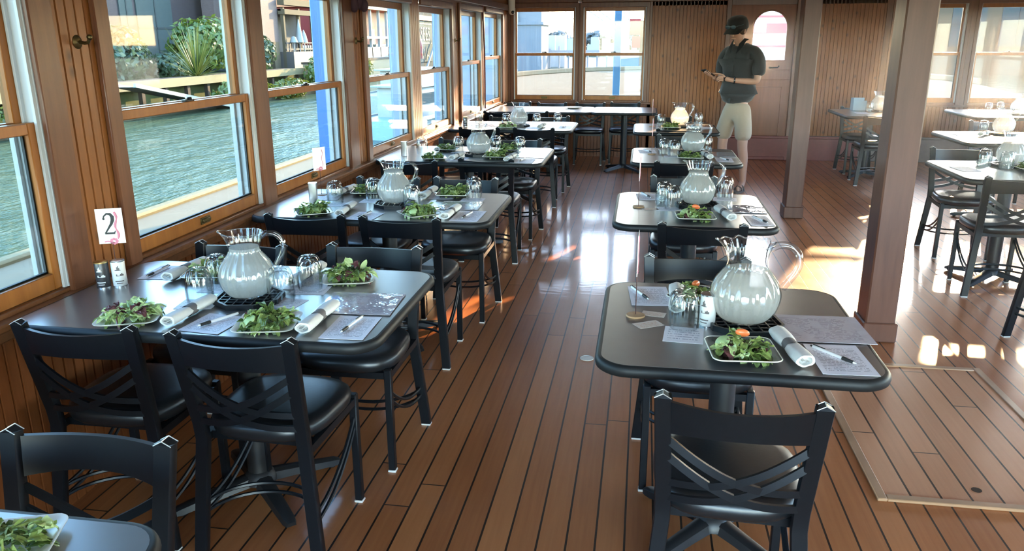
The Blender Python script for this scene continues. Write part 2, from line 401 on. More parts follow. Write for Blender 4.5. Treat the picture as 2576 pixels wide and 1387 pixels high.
def bead(bm, u0, u1, z0, z1, th=.02, pitch=.048, back=.12):
    """tongue and groove boarding facing local -y, real V grooves"""
    pts = [(u0, 0)]
    n = max(1, round((u1-u0)/pitch)); p = (u1-u0)/n
    for i in range(1, n):
        u = u0+i*p
        pts += [(u-.0045, 0), (u-.002, .009), (u+.002, .009), (u+.0045, 0)]
        if False:
            w = u+p*.5
            if w < u1-.01: pts += [(w-.0025, 0), (w, .0025), (w+.0025, 0)]
    pts.append((u1, 0))
    pts = sorted(pts, key=lambda q: q[0]) + [(u1, back), (u0, back)]
    prism(bm, [(x, y) for x, y in pts], z0, z1)

def window(n, w, z0, z1, zm, loc, rz, label, stile=.042, cl=.05, cr=.05, head=True, latch=True):
    gm = 'panet' if rz > .5 else 'panef' if rz == 0 else 'pane'
    r = empty('window_%d' % n, label, 'window', loc, rz, None, 'structure')
    b = BM()
    if cl: bx(b, -cl, 0.012, -.022, 0, z0-.03, z1+.05, .005)
    if cr: bx(b, w-.012, w+cr, -.022, 0, z0-.03, z1+.05, .005)
    if head: bx(b, .0, w, -.022, 0, z1-.012, z1+.05, .005)
    obj('window_casing', b, 'trim', r)
    b = BM()
    for s in (0, 1):
        x0, x1 = (0, .012) if s == 0 else (w-.012, w)
        bx(b, x0, x1, 0, .13, z0, z1)
        e = .012 if s == 0 else w-.012; k = 1 if s == 0 else -1
        for yy in (.004, .050, .100): bx(b, min(e, e+.014*k), max(e, e+.014*k), yy, yy+.010, z0, z1)
    bx(b, 0, w, 0, .13, z1-.012, z1)
    obj('window_jamb', b, 'jamb', r)
    b = BM(); bx(b, 0, w, -.002, .15, z0-.03, z0, .004); obj('window_stool', b, 'trimy' if abs(rz) > .5 else 'trim', r)
    a = .014
    b = BM(); s = stile
    bx(b, a, a+s, .016, .048, z0, zm, .003); bx(b, w-a-s, w-a, .016, .048, z0, zm, .003)
    bx(b, a+s, w-a-s, .016, .048, z0, z0+.058, .003); bx(b, a+s, w-a-s, .016, .048, zm-.038, zm, .003)
    ls = obj('lower_sash', b, 'sash', r)
    b = BM(); bx(b, a+s-.004, w-a-s+.004, .030, .034, z0+.054, zm-.034); obj('lower_pane', b, gm, r, ang=None)
    b = BM(); t = .012
    for q in (0, 1):
        x0 = a+s if q == 0 else w-a-s-.006
        bx(b, x0, x0+.006, .036, .046, z0+.058, zm-.038)
    bx(b, a+s, w-a-s, .036, .046, z0+.058, z0+.064)
    obj('glazing_seal', b, 'seal', ls)
    b = BM()
    bx(b, a, a+s, .062, .096, zm-.034, z1-.012, .003); bx(b, w-a-s, w-a, .062, .096, zm-.034, z1-.012, .003)
    bx(b, a+s, w-a-s, .062, .096, zm-.034, zm+.002, .003); bx(b, a+s, w-a-s, .062, .096, z1-.062, z1-.012, .003)
    obj('upper_sash', b, 'sash', r)
    b = BM(); bx(b, a+s-.004, w-a-s+.004, .078, .082, zm-.002, z1-.058); obj('upper_pane', b, gm, r, ang=None)
    if latch:
        b = BM(); c = w*.5; bx(b, c-.035, c+.035, .020, .044, zm, zm+.008, .002); lathe_at(b, (c+.012, .032, zm+.008), [(.013, 0), (.011, .010)], 10)
        box(b, (c-.012, .032, zm+.013), (.05, .009, .006), Euler((0, 0, .5)))
        obj('sash_latch', b, 'blackp', r)
        b = BM(); bx(b, c-.035, c+.035, .004, .016, z0+.022, z0+.040, .004); bx(b, c-.042, c+.042, .012, .0165, z0+.014, z0+.046, .002)
        obj('sash_lift', b, 'brass', r)
    return r
def lathe_at(b, c, prof, n=16, cap=True):
    k = BM(); lathe(k, prof, n, None, cap, cap)
    me = bpy.data.meshes.new('t'); k.to_mesh(me); k.free(); me.transform(Matrix.Translation(Vector(c))); b.from_mesh(me); bpy.data.meshes.remove(me)

def side_wall(name, loc, rz, L, wins, zb, zt, label):
    """local x along the wall, +y outwards; wins = list of (u0,u1)"""
    r = empty(name, label, 'wall', loc, rz, None, 'structure')
    b = BM(); bead(b, 0, L, 0, zb-.03); obj('lower_boarding', b, 'beadlow', r, ang=20)
    b = BM(); bx(b, 0, L, 0, .12, zt, ZC); obj('upper_boarding', b, 'bead', r)
    b = BM(); b2 = BM(); e = 0
    for u0, u1 in list(wins)+[(L, L)]:
        if u0-e > .01:
            if u0-e > .2: bead(b, e, u0, zb-.03, zt)
            else: bx(b2, e, u0, -.012, .12, zb-.03, zt, .004)
        e = u1
    obj('window_boarding', b, 'bead', r, ang=20)
    if len(b2.verts): obj('mullion', b2, 'trim', r)
    else: b2.free()
    b = BM()
    rail(b, [(0, -.026, zb-.028), (L, -.026, zb-.028)], .05, .026, (0, 0, 1), .006)
    rail(b, [(0, -.012, zb-.062), (L, -.012, zb-.062)], .022, .042, (0, 0, 1), .005)
    obj('sill_cap', b, 'trimy', r)
    b = BM(); rail(b, [(0, -.016, zt+.09), (L, -.016, zt+.09)], .03, .08, (0, 0, 1), .008); obj('head_trim', b, 'trim', r)
    return r

ZB, ZT = .775, 1.91
WA = [(0.0, 1.12), (1.26, 2.39), (2.77, 3.88), (4.03, 5.18)]
side_wall('wall_left', (-1.97, YB, 0), PI/2, 5.36-YB, [(a-YB, b-YB) for a, b in WA], ZB, ZT, 'knotty pine wall with sash windows along the left side')
names = ['sash window behind the camera end of the left wall', 'left sash window cropped by the picture edge', 'sash window nearest the number 2 card, palm outside', 'sash window with the vivid blue post outside']
for i, (a, b_) in enumerate(WA):
    window(i+1, b_-a, ZB, ZT, 1.345, (-1.97, a, 0), PI/2, names[i], cl=.07 if i in (2, 0) else .0, cr=.10 if i == 1 else .05 if i == 3 else .0)
angB = math.atan2(.07, YF-5.36)
LB = math.hypot(.07, YF-5.36)
WB = [(5.60, 6.74, 0), (7.00, 8.10, 0), (8.50, 9.60, .03), (9.80, 10.90, .06)]
def onB(y, off=0): return (-1.97+(y-5.36)*math.tan(angB)+off, y, 0)
side_wall('wall_left_forward', (-1.97, 5.36, 0), PI/2-angB, LB, [(a-5.36, b_-5.36) for a, b_, _ in WB], ZB, ZT+.03, 'knotty pine wall with sash windows towards the bow, left side')
names = ['third left window in view, white workboat outside', 'fourth left window in view, lettered sign outside', 'fifth left window in view, sunlit yellow sill', 'last left window, beside the far corner']
for i, (a, b_, dz) in enumerate(WB):
    window(i+5, b_-a, ZB+dz*.4, ZT+dz*.5, 1.345+dz, onB(a), PI/2-angB, names[i], cl=.07 if i in (0, 2) else .0, cr=.05 if i in (1, 3) else .0)

# far wall
r = empty('wall_far', 'knotty pine end wall with door and sash windows', 'wall', (0, YF, 0), 0, None, 'structure')
WF = [(-1.83, -.945, .79, 2.04), (-.865, .012, .79, 2.04), (3.165, 4.05, .79, 2.04), (4.18, 5.02, .79, 2.04)]
b = BM(); bead(b, -1.92, .10, 0, .76); bead(b, 3.06, XR, 0, .76); obj('lower_boarding', b, 'beadlow', r, ang=20)
b = BM(); bead(b, .06, 1.05, 0, 2.12); bead(b, 2.01, 3.08, 0, 2.12); obj('boarding', b, 'bead', r, ang=20)
b = BM()
for x0, x1 in ((-1.95, -1.83), (-.945, -.865), (.012, .08), (3.06, 3.165), (4.05, 4.18), (5.02, XR)): bx(b, x0, x1, -.012, .12, .76, 2.12, .004)
obj('mullion', b, 'trim', r)
b = BM(); bx(b, -2.0, XR+.02, 0, .12, 2.04, ZC); bx(b, -1.9, 1.05, -.02, 0, 2.09, 2.16, .006); bx(b, 2.01, XR, -.02, 0, 2.09, 2.16, .006); obj('head_trim', b, 'trim', r)
b = BM(); bx(b, -1.88, .1, -.03, .02, .735, .765, .006); bx(b, 3.06, XR, -.03, .02, .735, .765, .006); obj('sill_cap', b, 'trim', r)
b = BM(); bx(b, .1, 1.05, -.022, 0, 0, .11, .006); bx(b, 2.01, XR, -.022, 0, 0, .31, .008); bx(b, 2.01, XR, -.035, 0, .31, .335, .006); obj('skirting_board', b, 'greyb', r)
for i, (x0, x1, z0, z1) in enumerate(WF):
    window(9+i, x1-x0, z0, z1, 1.428, (x0, YF, 0), 0, ['far wall sash window in the left corner', 'far wall sash window with a bright blue post outside', 'far wall sash window right of the near post', 'far wall sash window at the right picture edge'][i], .034, .035, .035)
# door
def arch_slab(b, x0, x1, z0, z1, ax0, ax1, az0, y0, y1, k=20):
    rr = (ax1-ax0)/2; cx = (ax0+ax1)/2
    azs = az0[1]; ab = az0[0]
    arc = [(cx+rr*math.cos(R(180-180*i/k)), azs+rr*math.sin(R(180-180*i/k))) for i in range(k+1)]
    inner = [(ax0, ab)]+arc+[(ax1, ab)]
    outer = [(x0, ab)]+[(x0+(x1-x0)*min(1, max(0, (px-ax0)/(ax1-ax0))), z1) for px, pz in arc]+[(x1, ab)]
    for yy in (y0, y1):
        iv = [b.verts.new((x, yy, z)) for x, z in inner]; ov = [b.verts.new((x, yy, z)) for x, z in outer]
        for i in range(len(iv)-1): b.faces.new((iv[i], iv[i+1], ov[i+1], ov[i]))
        q = [b.verts.new(p) for p in ((x0, yy, z0), (x1, yy, z0))]
        b.faces.new((q[0], q[1], ov[-1], iv[-1], iv[0], ov[0]))
        if yy == y0: I0 = iv; O0 = [q[0]]+ov+[q[1]]
        else: I1 = iv; O1 = [q[0]]+ov+[q[1]]
    for A, B_ in ((I0, I1), (O0, O1)):
        n = len(A)
        for i in range(n): b.faces.new((A[i], A[(i+1) % n], B_[(i+1) % n], B_[i]))
dr = empty('door_1', 'brown wooden door with an arched window', 'door', (0, YF, 0), 0, None, 'structure')
b = BM(); arch_slab(b, 1.115, 1.945, .05, 2.10, 1.405, 1.853, (1.325, 1.743), .02, .065); obj('door_slab', b, 'door', dr)
b = BM()
rr = .224
inn = [(1.405, 1.325)]+[(1.629+rr*math.cos(R(180-9*i)), 1.743+rr*math.sin(R(180-9*i))) for i in range(21)]+[(1.853, 1.325)]
rail(b, [(x, .014, z) for x, z in inn], .022, .018, (0, 1, 0), .003, True)
obj('arch_moulding', b, 'door', dr)
b = BM(); prism(b, [(x, -z) for x, z in inn], .040, .044); pm = obj('door_pane', b, 'pane', dr, ang=None); pm.rotation_euler = (PI/2, 0, 0); pm.location = (0, .084, 0)
b = BM()
for z in (1.075, 1.20): bx(b, 1.12, 1.94, .012, .02, z-.008, z+.008, .003)
for x0, x1, z0, z1 in ((1.22, 1.84, .2, .98),):
    rail(b, [(x0, .016, z0), (x1, .016, z0), (x1, .016, z1), (x0, .016, z1)], .012, .016, (0, 1, 0), .003, True)
obj('door_rails', b, 'door', dr)
b = BM(); cyl(b, (1.66, .02, 1.235), (1.66, -.04, 1.235), .012, 10); tube(b, [(1.66, -.04, 1.235), (1.69, -.045, 1.235), (1.76, -.045, 1.238), (1.775, -.045, 1.26)], .009, 8)
obj('door_handle', b, 'blackp', dr)
b = BM(); bx(b, 1.05, 1.115, -.03, .1, 0, 2.16, .006); bx(b, 1.945, 2.01, -.03, .1, 0, 2.16, .006); bx(b, 1.115, 1.945, -.03, .1, 2.10, 2.16, .006); obj('door_frame', b, 'trim', dr)
b = BM(); bx(b, 1.115, 1.945, -.06, .1, 0, .05, .008); obj('threshold', b, 'base', dr)
b = BM(); bx(b, 1.06, 2.9, YF-.05, YF-.023, 0, .30, .006); bx(b, 1.06, 2.9, YF-.06, YF-.023, .30, .33, .005)
struct('trim_1', b, 'base', 'dark red low board along the foot of the far wall', 'trim')  # low board coloured dark red brown
# right and back walls (out of the picture, but they light the room)
WR = [(.2, 1.3), (1.45, 2.55), (2.95, 4.05), (4.2, 5.3), (5.7, 6.8), (6.95, 8.05), (8.45, 9.55), (9.7, 10.8)]
side_wall('wall_right', (XR, YF, 0), -PI/2, YF-YB, [(YF-b_, YF-a) for a, b_ in WR[::-1]], ZB, ZT, 'knotty pine wall with sash windows along the right side')
for i, (a, b_) in enumerate(WR):
    window(13+i, b_-a, ZB, ZT, 1.345, (XR, b_, 0), -PI/2, 'sash window %s of the right wall' % ['nearest the stern', 'second from the stern', 'third from the stern', 'fourth from the stern', 'fourth from the bow', 'third from the bow', 'second from the bow', 'nearest the bow'][i], latch=False)
b = BM(); bx(b, -2.1, -1.4, YB-.12, YB, 0, ZC); bx(b, 4.5, 5.2, YB-.12, YB, 0, ZC); bx(b, -1.4, 4.5, YB-.12, YB, 2.15, ZC); bx(b, -1.4, -.6, YB-.12, YB, 0, .8)
struct('wall_back', b, 'bead', 'pine stern wall with a wide opening behind the camera', 'wall')

# posts
def post(x0, x1, y0, y1, label):
    r = empty('post', label, 'post', (0, 0, 0)); b = BM(); bx(b, x0, x1, y0, y1, 0, ZC, .008); obj('post_shaft', b, 'post', r, ang=15)
    b = BM(); bx(b, x0-.012, x1+.012, y0-.012, y1+.012, 0, .11, .006); obj('post_plinth', b, 'post', r, ang=15); return r
post(1.255, 1.41, 4.34, 4.53, 'thick brown wooden post nearer the camera, right of the aisle tables')
post(1.345, 1.495, 7.53, 7.72, 'brown wooden post farther back, between door and near post')

# hatch in the floor
hr = empty('floor_hatch', 'planked deck hatch with pale nailed trim, lower right', 'hatch', (0, 0, 0))
b = BM(); bx(b, .93, 1.69, 2.72, 3.97, 0, .008); obj('hatch_boards', b, 'hatch', hr)
b = BM()
for p in ((.895, .93, 2.68, 4.0), (1.69, 1.725, 2.68, 4.0), (.93, 1.69, 2.68, 2.715), (.93, 1.69, 3.965, 4.0)): bx(b, p[0], p[1], p[2], p[3], 0, .013, .003)
obj('hatch_trim', b, 'htrim', hr)
b = BM()
for x, y in ((1.27, 2.80), (1.23, 3.88)):
    lathe_at(b, (x, y, .0082), [(.018, 0), (.018, .001)], 14)
obj('finger_hole', b, 'blackp', hr)
b = BM(); lathe(b, [(.036, 0), (.036, .003), (.030, .005), (.028, .003), (.010, .0035)], 24)
tag(obj('deck_plate', b, 'camw', None, (-.234, 3.861, 0)), 'small round metal deck plate set in the aisle floor', 'deck plate')

# wall fittings
def hook(y, x, label):
    r = empty('wall_hook', label, 'hook', (x, y, 1.6), PI/2)
    b = BM(); k = BM(); lathe(b, [(.024, 0), (.024, .004), (.019, .008), (.009, .012)], 18); o = obj('hook_plate', b, 'brass', r); o.rotation_euler = (PI/2, 0, 0)
    b = BM(); tube(b, [(0, -.01, 0), (0, -.03, -.004), (0, -.045, -.002), (0, -.052, .012)], .006, 8); ball(b, (0, -.053, .016), .010); obj('hook_arm', b, 'brass', r); k.free(); return r
hook(2.615, -1.972, 'dark brass hook on the panel above the number 2 card')
hook(5.44, onB(5.44)[0]-.002, 'dark brass hook on the boards under the hanging cloth')
hook(8.30, onB(8.30)[0]-.002, 'dark brass hook on the third post between left windows')
b = BM()
for i in range(14):
    ball(b, (rnd.uniform(-.035, .035), rnd.uniform(-.04, .04), rnd.uniform(-.10, .06)), rnd.uniform(.025, .045), (1, 1, 1.5), 10, 7)
tube(b, [(0, 0, .05), (0, 0, .16)], .012, 8)
tag(obj('cloth_bundle', b, 'bundle', None, (-1.925, 5.40, 1.93)), 'dark purple cloth bundle hanging at the top of the window post', 'cloth')
b = BM(); tube(b, [(-1.915, 9.62, 2.3), (-1.912, 9.66, 1.9), (-1.905, 9.70, 1.5), (-1.905, 9.71, 1.15), (-1.905, 9.70, .80)], .009, 8)
tag(obj('hanging_cord', b, 'cord'), 'dark red cord hanging between the last two left windows', 'cord')
sr = empty('security_camera', 'small ivory dome camera at the top of the far left corner', 'camera', (-1.83, YF-.10, 2.02))
b = BM(); lathe(b, [(.045, -.05), (.048, .12), (.048, .34)], 20, None, True, True); ball(b, (0, 0, -.05), .045, (1, 1, .8)); obj('camera_housing', b, 'camw', sr)
b = BM(); ball(b, (.018, -.030, -.052), .024); obj('camera_lens', b, 'blackp', sr)
sp = empty('clip_lamp', 'small chrome clip lamp above the far windows', 'lamp', (-.90, YF-.03, 2.10))
b = BM(); lathe(b, [(.030, -.02), (.038, .0), (.026, .03), (.01, .05)], 16); obj('lamp_shade', b, 'chrome', sp)
b = BM(); tube(b, [(0, 0, .05), (0, .01, .10), (0, .02, .14)], .008, 8); obj('lamp_arm', b, 'chrome', sp)

# ------------------------------------------------------------------ chairs
def make_chair():
    r = empty('dining_chair', 'black metal cross-back dining chair', 'chair')
    # rear posts (foot, seat, top); local +y is the way the chair faces
    def pz(s, z):          # centre line of a rear post
        if z < .43: k = z/.43; return Vector((s*(.205-.037*k), -.215+.035*k, z))
        k = (z-.43)/.36; return Vector((s*(.168+.017*k), -.18-.068*k, z))
    for s in (-1, 1):
        b = BM(); sweep(b, [pz(s, .006), pz(s, .22), pz(s, .41), pz(s, .47), pz(s, .62), pz(s, .782)], [(-.014, -.0185), (-.014, .0185), (-.011, .0205), (.011, .0205), (.014, .0185), (.014, -.0185), (.011, -.0205), (-.011, -.0205)], False, (0, 1, 0))
        p = pz(s, .782)
        lg = obj('rear_leg', b, 'blk', r)
        b = BM(); w = .0205; dd = .014          # little roof-shaped cap with worn pale edges
        v = [b.verts.new(p+Vector(q)) for q in ((-w, -dd, -.002), (w, -dd, -.002), (w, dd, -.002), (-w, dd, -.002), (0, -dd, .010), (0, dd, .010))]
        for f in ((0, 1, 4), (1, 2, 5, 4), (2, 3, 5), (3, 0, 4, 5), (3, 2, 1, 0)): b.faces.new([v[i] for i in f])
        obj('post_cap', b, 'blk', lg, ang=20)
        b = BM()
        for q in ((-w, 0), (w, 0)):
            for yy in (-dd, dd): tube(b, [p+Vector((q[0], yy, -.001)), p+Vector((0, yy, .0105))], .0011, 5)
        tube(b, [p+Vector((0, -dd, .0105)), p+Vector((0, dd, .0105))], .0011, 5); obj('worn_edge', b, 'worn', lg)
        b = BM(); f = pz(s, .004); box(b, (f.x, f.y, .004), (.040, .031, .009), None, .002); obj('floor_glide', b, 'glide', lg)
        b = BM(); x0, x1 = s*.178-.0135, s*.178+.0135
        bx(b, x0, x1, .170, .197, .007, .425, .003)
        lg = obj('front_leg', b, 'blk', r)
        b = BM(); box(b, (s*.178, .1835, .004), (.031, .031, .009), None, .002); obj('floor_glide', b, 'glide', lg)
    # seat
    b = BM()
    prof = [(.0, .93), (.012, .985), (.030, 1.0), (.046, .985), (.057, .93), (.062, .78), (.064, .45)]
    def seat_pt(a, k):
        c, s_ = math.cos(a), math.sin(a); n = 3.2
        m = (abs(c)**n+abs(s_)**n)**(-1/n)
        x, y = c*m, s_*m
        hw = .190+.018*(y*.5+.5)
        return x*hw*k, y*.205*k+.018
    rings = []
    for z, k in prof:
        rings.append([b.verts.new((*seat_pt(2*PI*i/40, k), .412+z)) for i in range(40)])
    for A, B_ in zip(rings, rings[1:]):
        for i in range(40): b.faces.new((A[i], A[(i+1) % 40], B_[(i+1) % 40], B_[i]))
    b.faces.new(rings[0][::-1]); b.faces.new(rings[-1])
    obj('seat', b, 'vinyl', r, ang=60)
    b = BM()
    rail(b, [(-.178, -.17, .40), (-.178, .175, .40)], .022, .026); rail(b, [(.178, -.17, .40), (.178, .175, .40)], .022, .026)
    rail(b, [(-.178, .182, .40), (.178, .182, .40)], .022, .026); rail(b, [(-.170, -.125, .40), (.170, -.125, .40)], .022, .026)
    obj('seat_frame', b, 'blk', r)
    # curved side and cross stretchers
    b = BM()
    for s in (-1, 1):
        for dz in (0, -.034):
            tube(b, [(s*(.178+.012*t), .183-.385*t, .345+dz-.165*t**.8-.035*math.sin(PI*t)) for t in [i/12 for i in range(13)]], .0065, 6)
    for dz in (0, -.034):
        tube(b, [(-.190*math.cos(PI*t), -.202+.17*math.sin(PI*t), .180+dz) for t in [i/18 for i in range(19)]], .0065, 6)
    obj('stretcher', b, 'blk', r)
    # top rail bowed to the back
    def bow(x): return -.042*(1-(x/.18)**2)
    def bowz(x): return -.006*(1-(x/.18)**2)
    b = BM(); N = 16; cols = []
    for i in range(N+1):
        x = -.180+.360*i/N; q = []
        for z, t in ((.772+bowz(x), 1), (.674+.004-.012*(1-(x/.18)**2)*-1, 0)):
            yb = pz(1, z).y+bow(x)
            q.append(((x, yb-.006, z), (x, yb+.006, z)))
        cols.append([b.verts.new(q[0][0]), b.verts.new(q[0][1]), b.verts.new(q[1][1]), b.verts.new(q[1][0])])
    for A, B_ in zip(cols, cols[1:]):
        for j in range(4): b.faces.new((A[j], A[(j+1) % 4], B_[(j+1) % 4], B_[j]))
    b.faces.new(cols[0]); b.faces.new(cols[-1][::-1])
    obj('top_rail', b, 'blk', r, ang=35)
    # crossing pairs of curved slats
    for s in (-1, 1):
        for dz in (0, -.048):
            b = BM(); pts = []
            for i in range(15):
                t = i/14; x = s*(-.174+.348*t)
                z = .664+dz-.135*(t+.42*math.sin(PI*t)*.62)
                pts.append((x, pz(1, z).y+bow(x)*.9, z))
            rail(b, pts, .022, .007, (0, 1, 0)) if False else sweep(b, pts, [(-.0045, -.010), (-.0045, .010), (.0045, .010), (.0045, -.010)], False, (0, 1, 0))
            obj('cross_slat', b, 'blk', r, ang=35)
    return r
CH = make_chair()
def chair(x, y, ang, label, group): return place(CH, (x, y, 0), R(ang), label, group)
GW, GA, GR, GF = 'chairs at the left window tables', 'chairs at the aisle tables', 'chairs at the right hand tables', 'chairs at the far bare tables'
for a in [
    (-1.155, 1.125, 180, 'black cross-back chair facing the camera behind the cropped lower left table', GW),
    (-1.66, 2.24, 0, 'black cross-back chair front left of the number 2 table, by the wall', GW),
    (-1.137, 2.22, -2, 'black cross-back chair front right of the number 2 table, nearest the aisle', GW),
    (-1.65, 2.75, 178, 'black cross-back chair behind the number 2 table, back rail hidden by pitcher handle', GW),
    (-1.075, 2.80, 180, 'black cross-back chair behind the number 2 table, at its aisle end', GW),
    (-1.625, 3.83, 3, 'black cross-back chair front left of the second window table', GW),
    (-1.127, 3.83, -1, 'black cross-back chair front right of the second window table', GW),
    (-1.54, 4.45, 180, 'black cross-back chair behind the second window table, on the wall side', GW),
    (-1.06, 4.50, 180, 'black cross-back chair behind the second window table, at its aisle end', GW),
    (-1.65, 5.64, 8, 'black cross-back chair front left of the third window table', GW),
    (-1.096, 5.83, 0, 'black cross-back chair front right of the third window table', GW),
    (-1.54, 6.52, 180, 'black cross-back chair behind the third window table, on the wall side', GW),
    (-1.05, 6.55, 178, 'black cross-back chair behind the third window table, at its aisle end', GW),
    (-1.57, 7.92, 0, 'black cross-back chair front left of the sunlit fourth window table', GW),
    (-1.033, 7.93, 0, 'black cross-back chair front right of the sunlit fourth window table', GW),
    (-1.50, 8.66, 180, 'black cross-back chair behind the sunlit fourth window table, wall side', GW),
    (-1.00, 8.70, 180, 'black cross-back chair behind the sunlit fourth window table, aisle end', GW),
    (-1.69, 9.77, 0, 'black cross-back chair in front of the far bare table, beside the sunlit wall', GF),
    (-1.31, 9.80, 0, 'black cross-back chair in front of the far bare table, second from the wall', GF),
    (-1.72, 10.78, 180, 'black cross-back chair behind the far bare tables, in the room corner', GF),
    (-1.22, 10.70, 180, 'black cross-back chair behind the far bare tables, second from the corner', GF),
    (-.70, 10.74, 180, 'black cross-back chair behind the far bare tables, third from the corner', GF),
    (-.235, 10.86, 180, 'black cross-back chair behind the far bare tables, at the right end', GF),
    (.27, 2.01, -2, 'black cross-back chair nearest the camera, in front of the nearest aisle table', GA),
    (.235, 2.81, 180, 'black cross-back chair behind the nearest aisle table', GA),
    (.296, 3.90, 0, 'black cross-back chair in front of the second aisle table', GA),
    (.27, 4.74, 180, 'black cross-back chair behind the second aisle table', GA),
    (.30, 5.86, 0, 'black cross-back chair in front of the third aisle table', GA),
    (.34, 7.02, 180, 'black cross-back chair behind the third aisle table', GA),
    (.34, 8.02, 0, 'black cross-back chair in front of the farthest aisle table', GA),
    (.34, 8.86, 180, 'black cross-back chair behind the farthest aisle table', GA),
    (2.42, 6.40, 176, 'black cross-back chair behind the nearest laid table right of the post', GR),
    (2.31, 5.46, -3, 'black cross-back chair in front of the nearest laid table right of the post', GR),
    (2.30, 4.36, 192, 'black cross-back chair cut off by the right edge, its rear leg in view', GR),
    (3.55, 8.72, 180, 'black cross-back chair behind the sunlit right hand table', GR),
    (2.66, 10.42, 180, 'black cross-back chair behind the small table by the far panelled wall', GR),
    (2.62, 9.62, 0, 'black cross-back chair in front of the small table by the far panelled wall', GR),
]: chair(*a)

# ------------------------------------------------------------------ tables
TZ = .76
def table(x0, x1, y0, y1, label, group, ped=1, cr=.085):
    cx, cy_ = (x0+x1)/2, (y0+y1)/2
    r = empty('dining_table', label, 'table', (cx, cy_, 0), 0, group)
    hw, hd = (x1-x0)/2, (y1-y0)/2
    b = BM(); prism(b, rrect(-hw+.006, hw-.006, -hd+.006, hd-.006, cr-.006, 8), TZ-.028, TZ); obj('tabletop', b, 'lam', r, ang=30)
    b = BM(); pl = rrect(-hw, hw, -hd, hd, cr, 8); zc = TZ-.0165
    sweep(b, [(x, y, zc) for x, y in pl], [(-.0160, -.006), (-.0160, .004), (-.012, .009), (.0, .0115), (.010, .009), (.0150, .004), (.0160, -.002), (.0160, -.006)], True, (0, 0, 1))
    obj('edge_band', b, 'edge', r, ang=50)
    for i in range(ped):
        ox = 0 if ped == 1 else (-hw*.5, hw*.5)[i]
        b = BM(); lathe(b, [(.040, .055), (.040, TZ-.045)], 20); me = obj('pedestal', b, 'iron', r, (ox, 0, 0))
        b = BM(); bx(b, -.17, .17, -.13, .13, TZ-.045, TZ-.028); obj('mounting_plate', b, 'iron', me)
        for k in range(4):
            a = R(45+90*k) if hw < .5 else R(90*k+45)
            c, s = math.cos(a), math.sin(a); L = .31
            b = BM(); sweep(b, [(c*.03, s*.03, .062), (c*.12, s*.12, .050), (c*.22, s*.22, .036), (c*(L-.02), s*(L-.02), .026), (c*L, s*L, .020)],
                [(-.016, -.030), (-.016, .030), (.010, .024), (.016, .012), (.016, -.012), (.010, -.024)], False, (0, 0, 1), True, [1.15, 1, .9, .8, .55])
            ball(b, (c*(L-.03), s*(L-.03), .008), .016, (1, 1, .5), 10, 6); obj('foot', b, 'iron', me)
        b = BM(); lathe(b, [(.062, .045), (.060, .066), (.046, .085), (.040, .09)], 20); obj('base_hub', b, 'iron', me)
    return r
TG = 'laid dining tables'
table(-1.95, -.805, .50, 1.125, 'black table corner cropped at the lower left of the photo', TG)
table(-1.935, -.745, 2.03, 2.79, 'black window table with the number 2 card, nearest on the left', TG, 1)
table(-1.935, -.715, 3.62, 4.40, 'second black window table from the camera', TG, 1)
table(-1.925, -.695, 5.54, 6.42, 'third black window table from the camera', TG, 1)
table(-1.90, -.675, 7.69, 8.56, 'fourth black window table, its wall end sunlit', TG, 1)
table(-.092, .668, 1.99, 2.77, 'nearest black aisle table, right of the aisle', TG)
table(-.112, .648, 3.70, 4.56, 'second black aisle table from the camera', TG)
table(-.062, .708, 5.69, 6.54, 'third black aisle table from the camera', TG)
table(-.072, .722, 7.66, 8.50, 'farthest black aisle table, beside the standing man', TG)
table(-1.88, -.62, 9.74, 10.58, 'bare black table in the far left corner', 'bare tables by the far windows')
table(-.61, .17, 9.74, 10.58, 'bare black table below the second far window', 'bare tables by the far windows')
table(2.02, 2.82, 5.27, 6.12, 'black table right of the near post, partly sunlit', TG)
table(2.70, 3.55, 7.18, 8.12, 'glaring sunlit table, second on the right side', TG)
table(3.68, 4.50, 9.62, 10.72, 'farthest table on the right, below the far window', TG)
table(2.29, 3.05, 9.60, 10.62, 'small table by the far panelled wall, left of the near post', TG)
table(1.90, 2.70, 3.45, 4.26, 'table at the right picture edge, only its corner in view', TG)

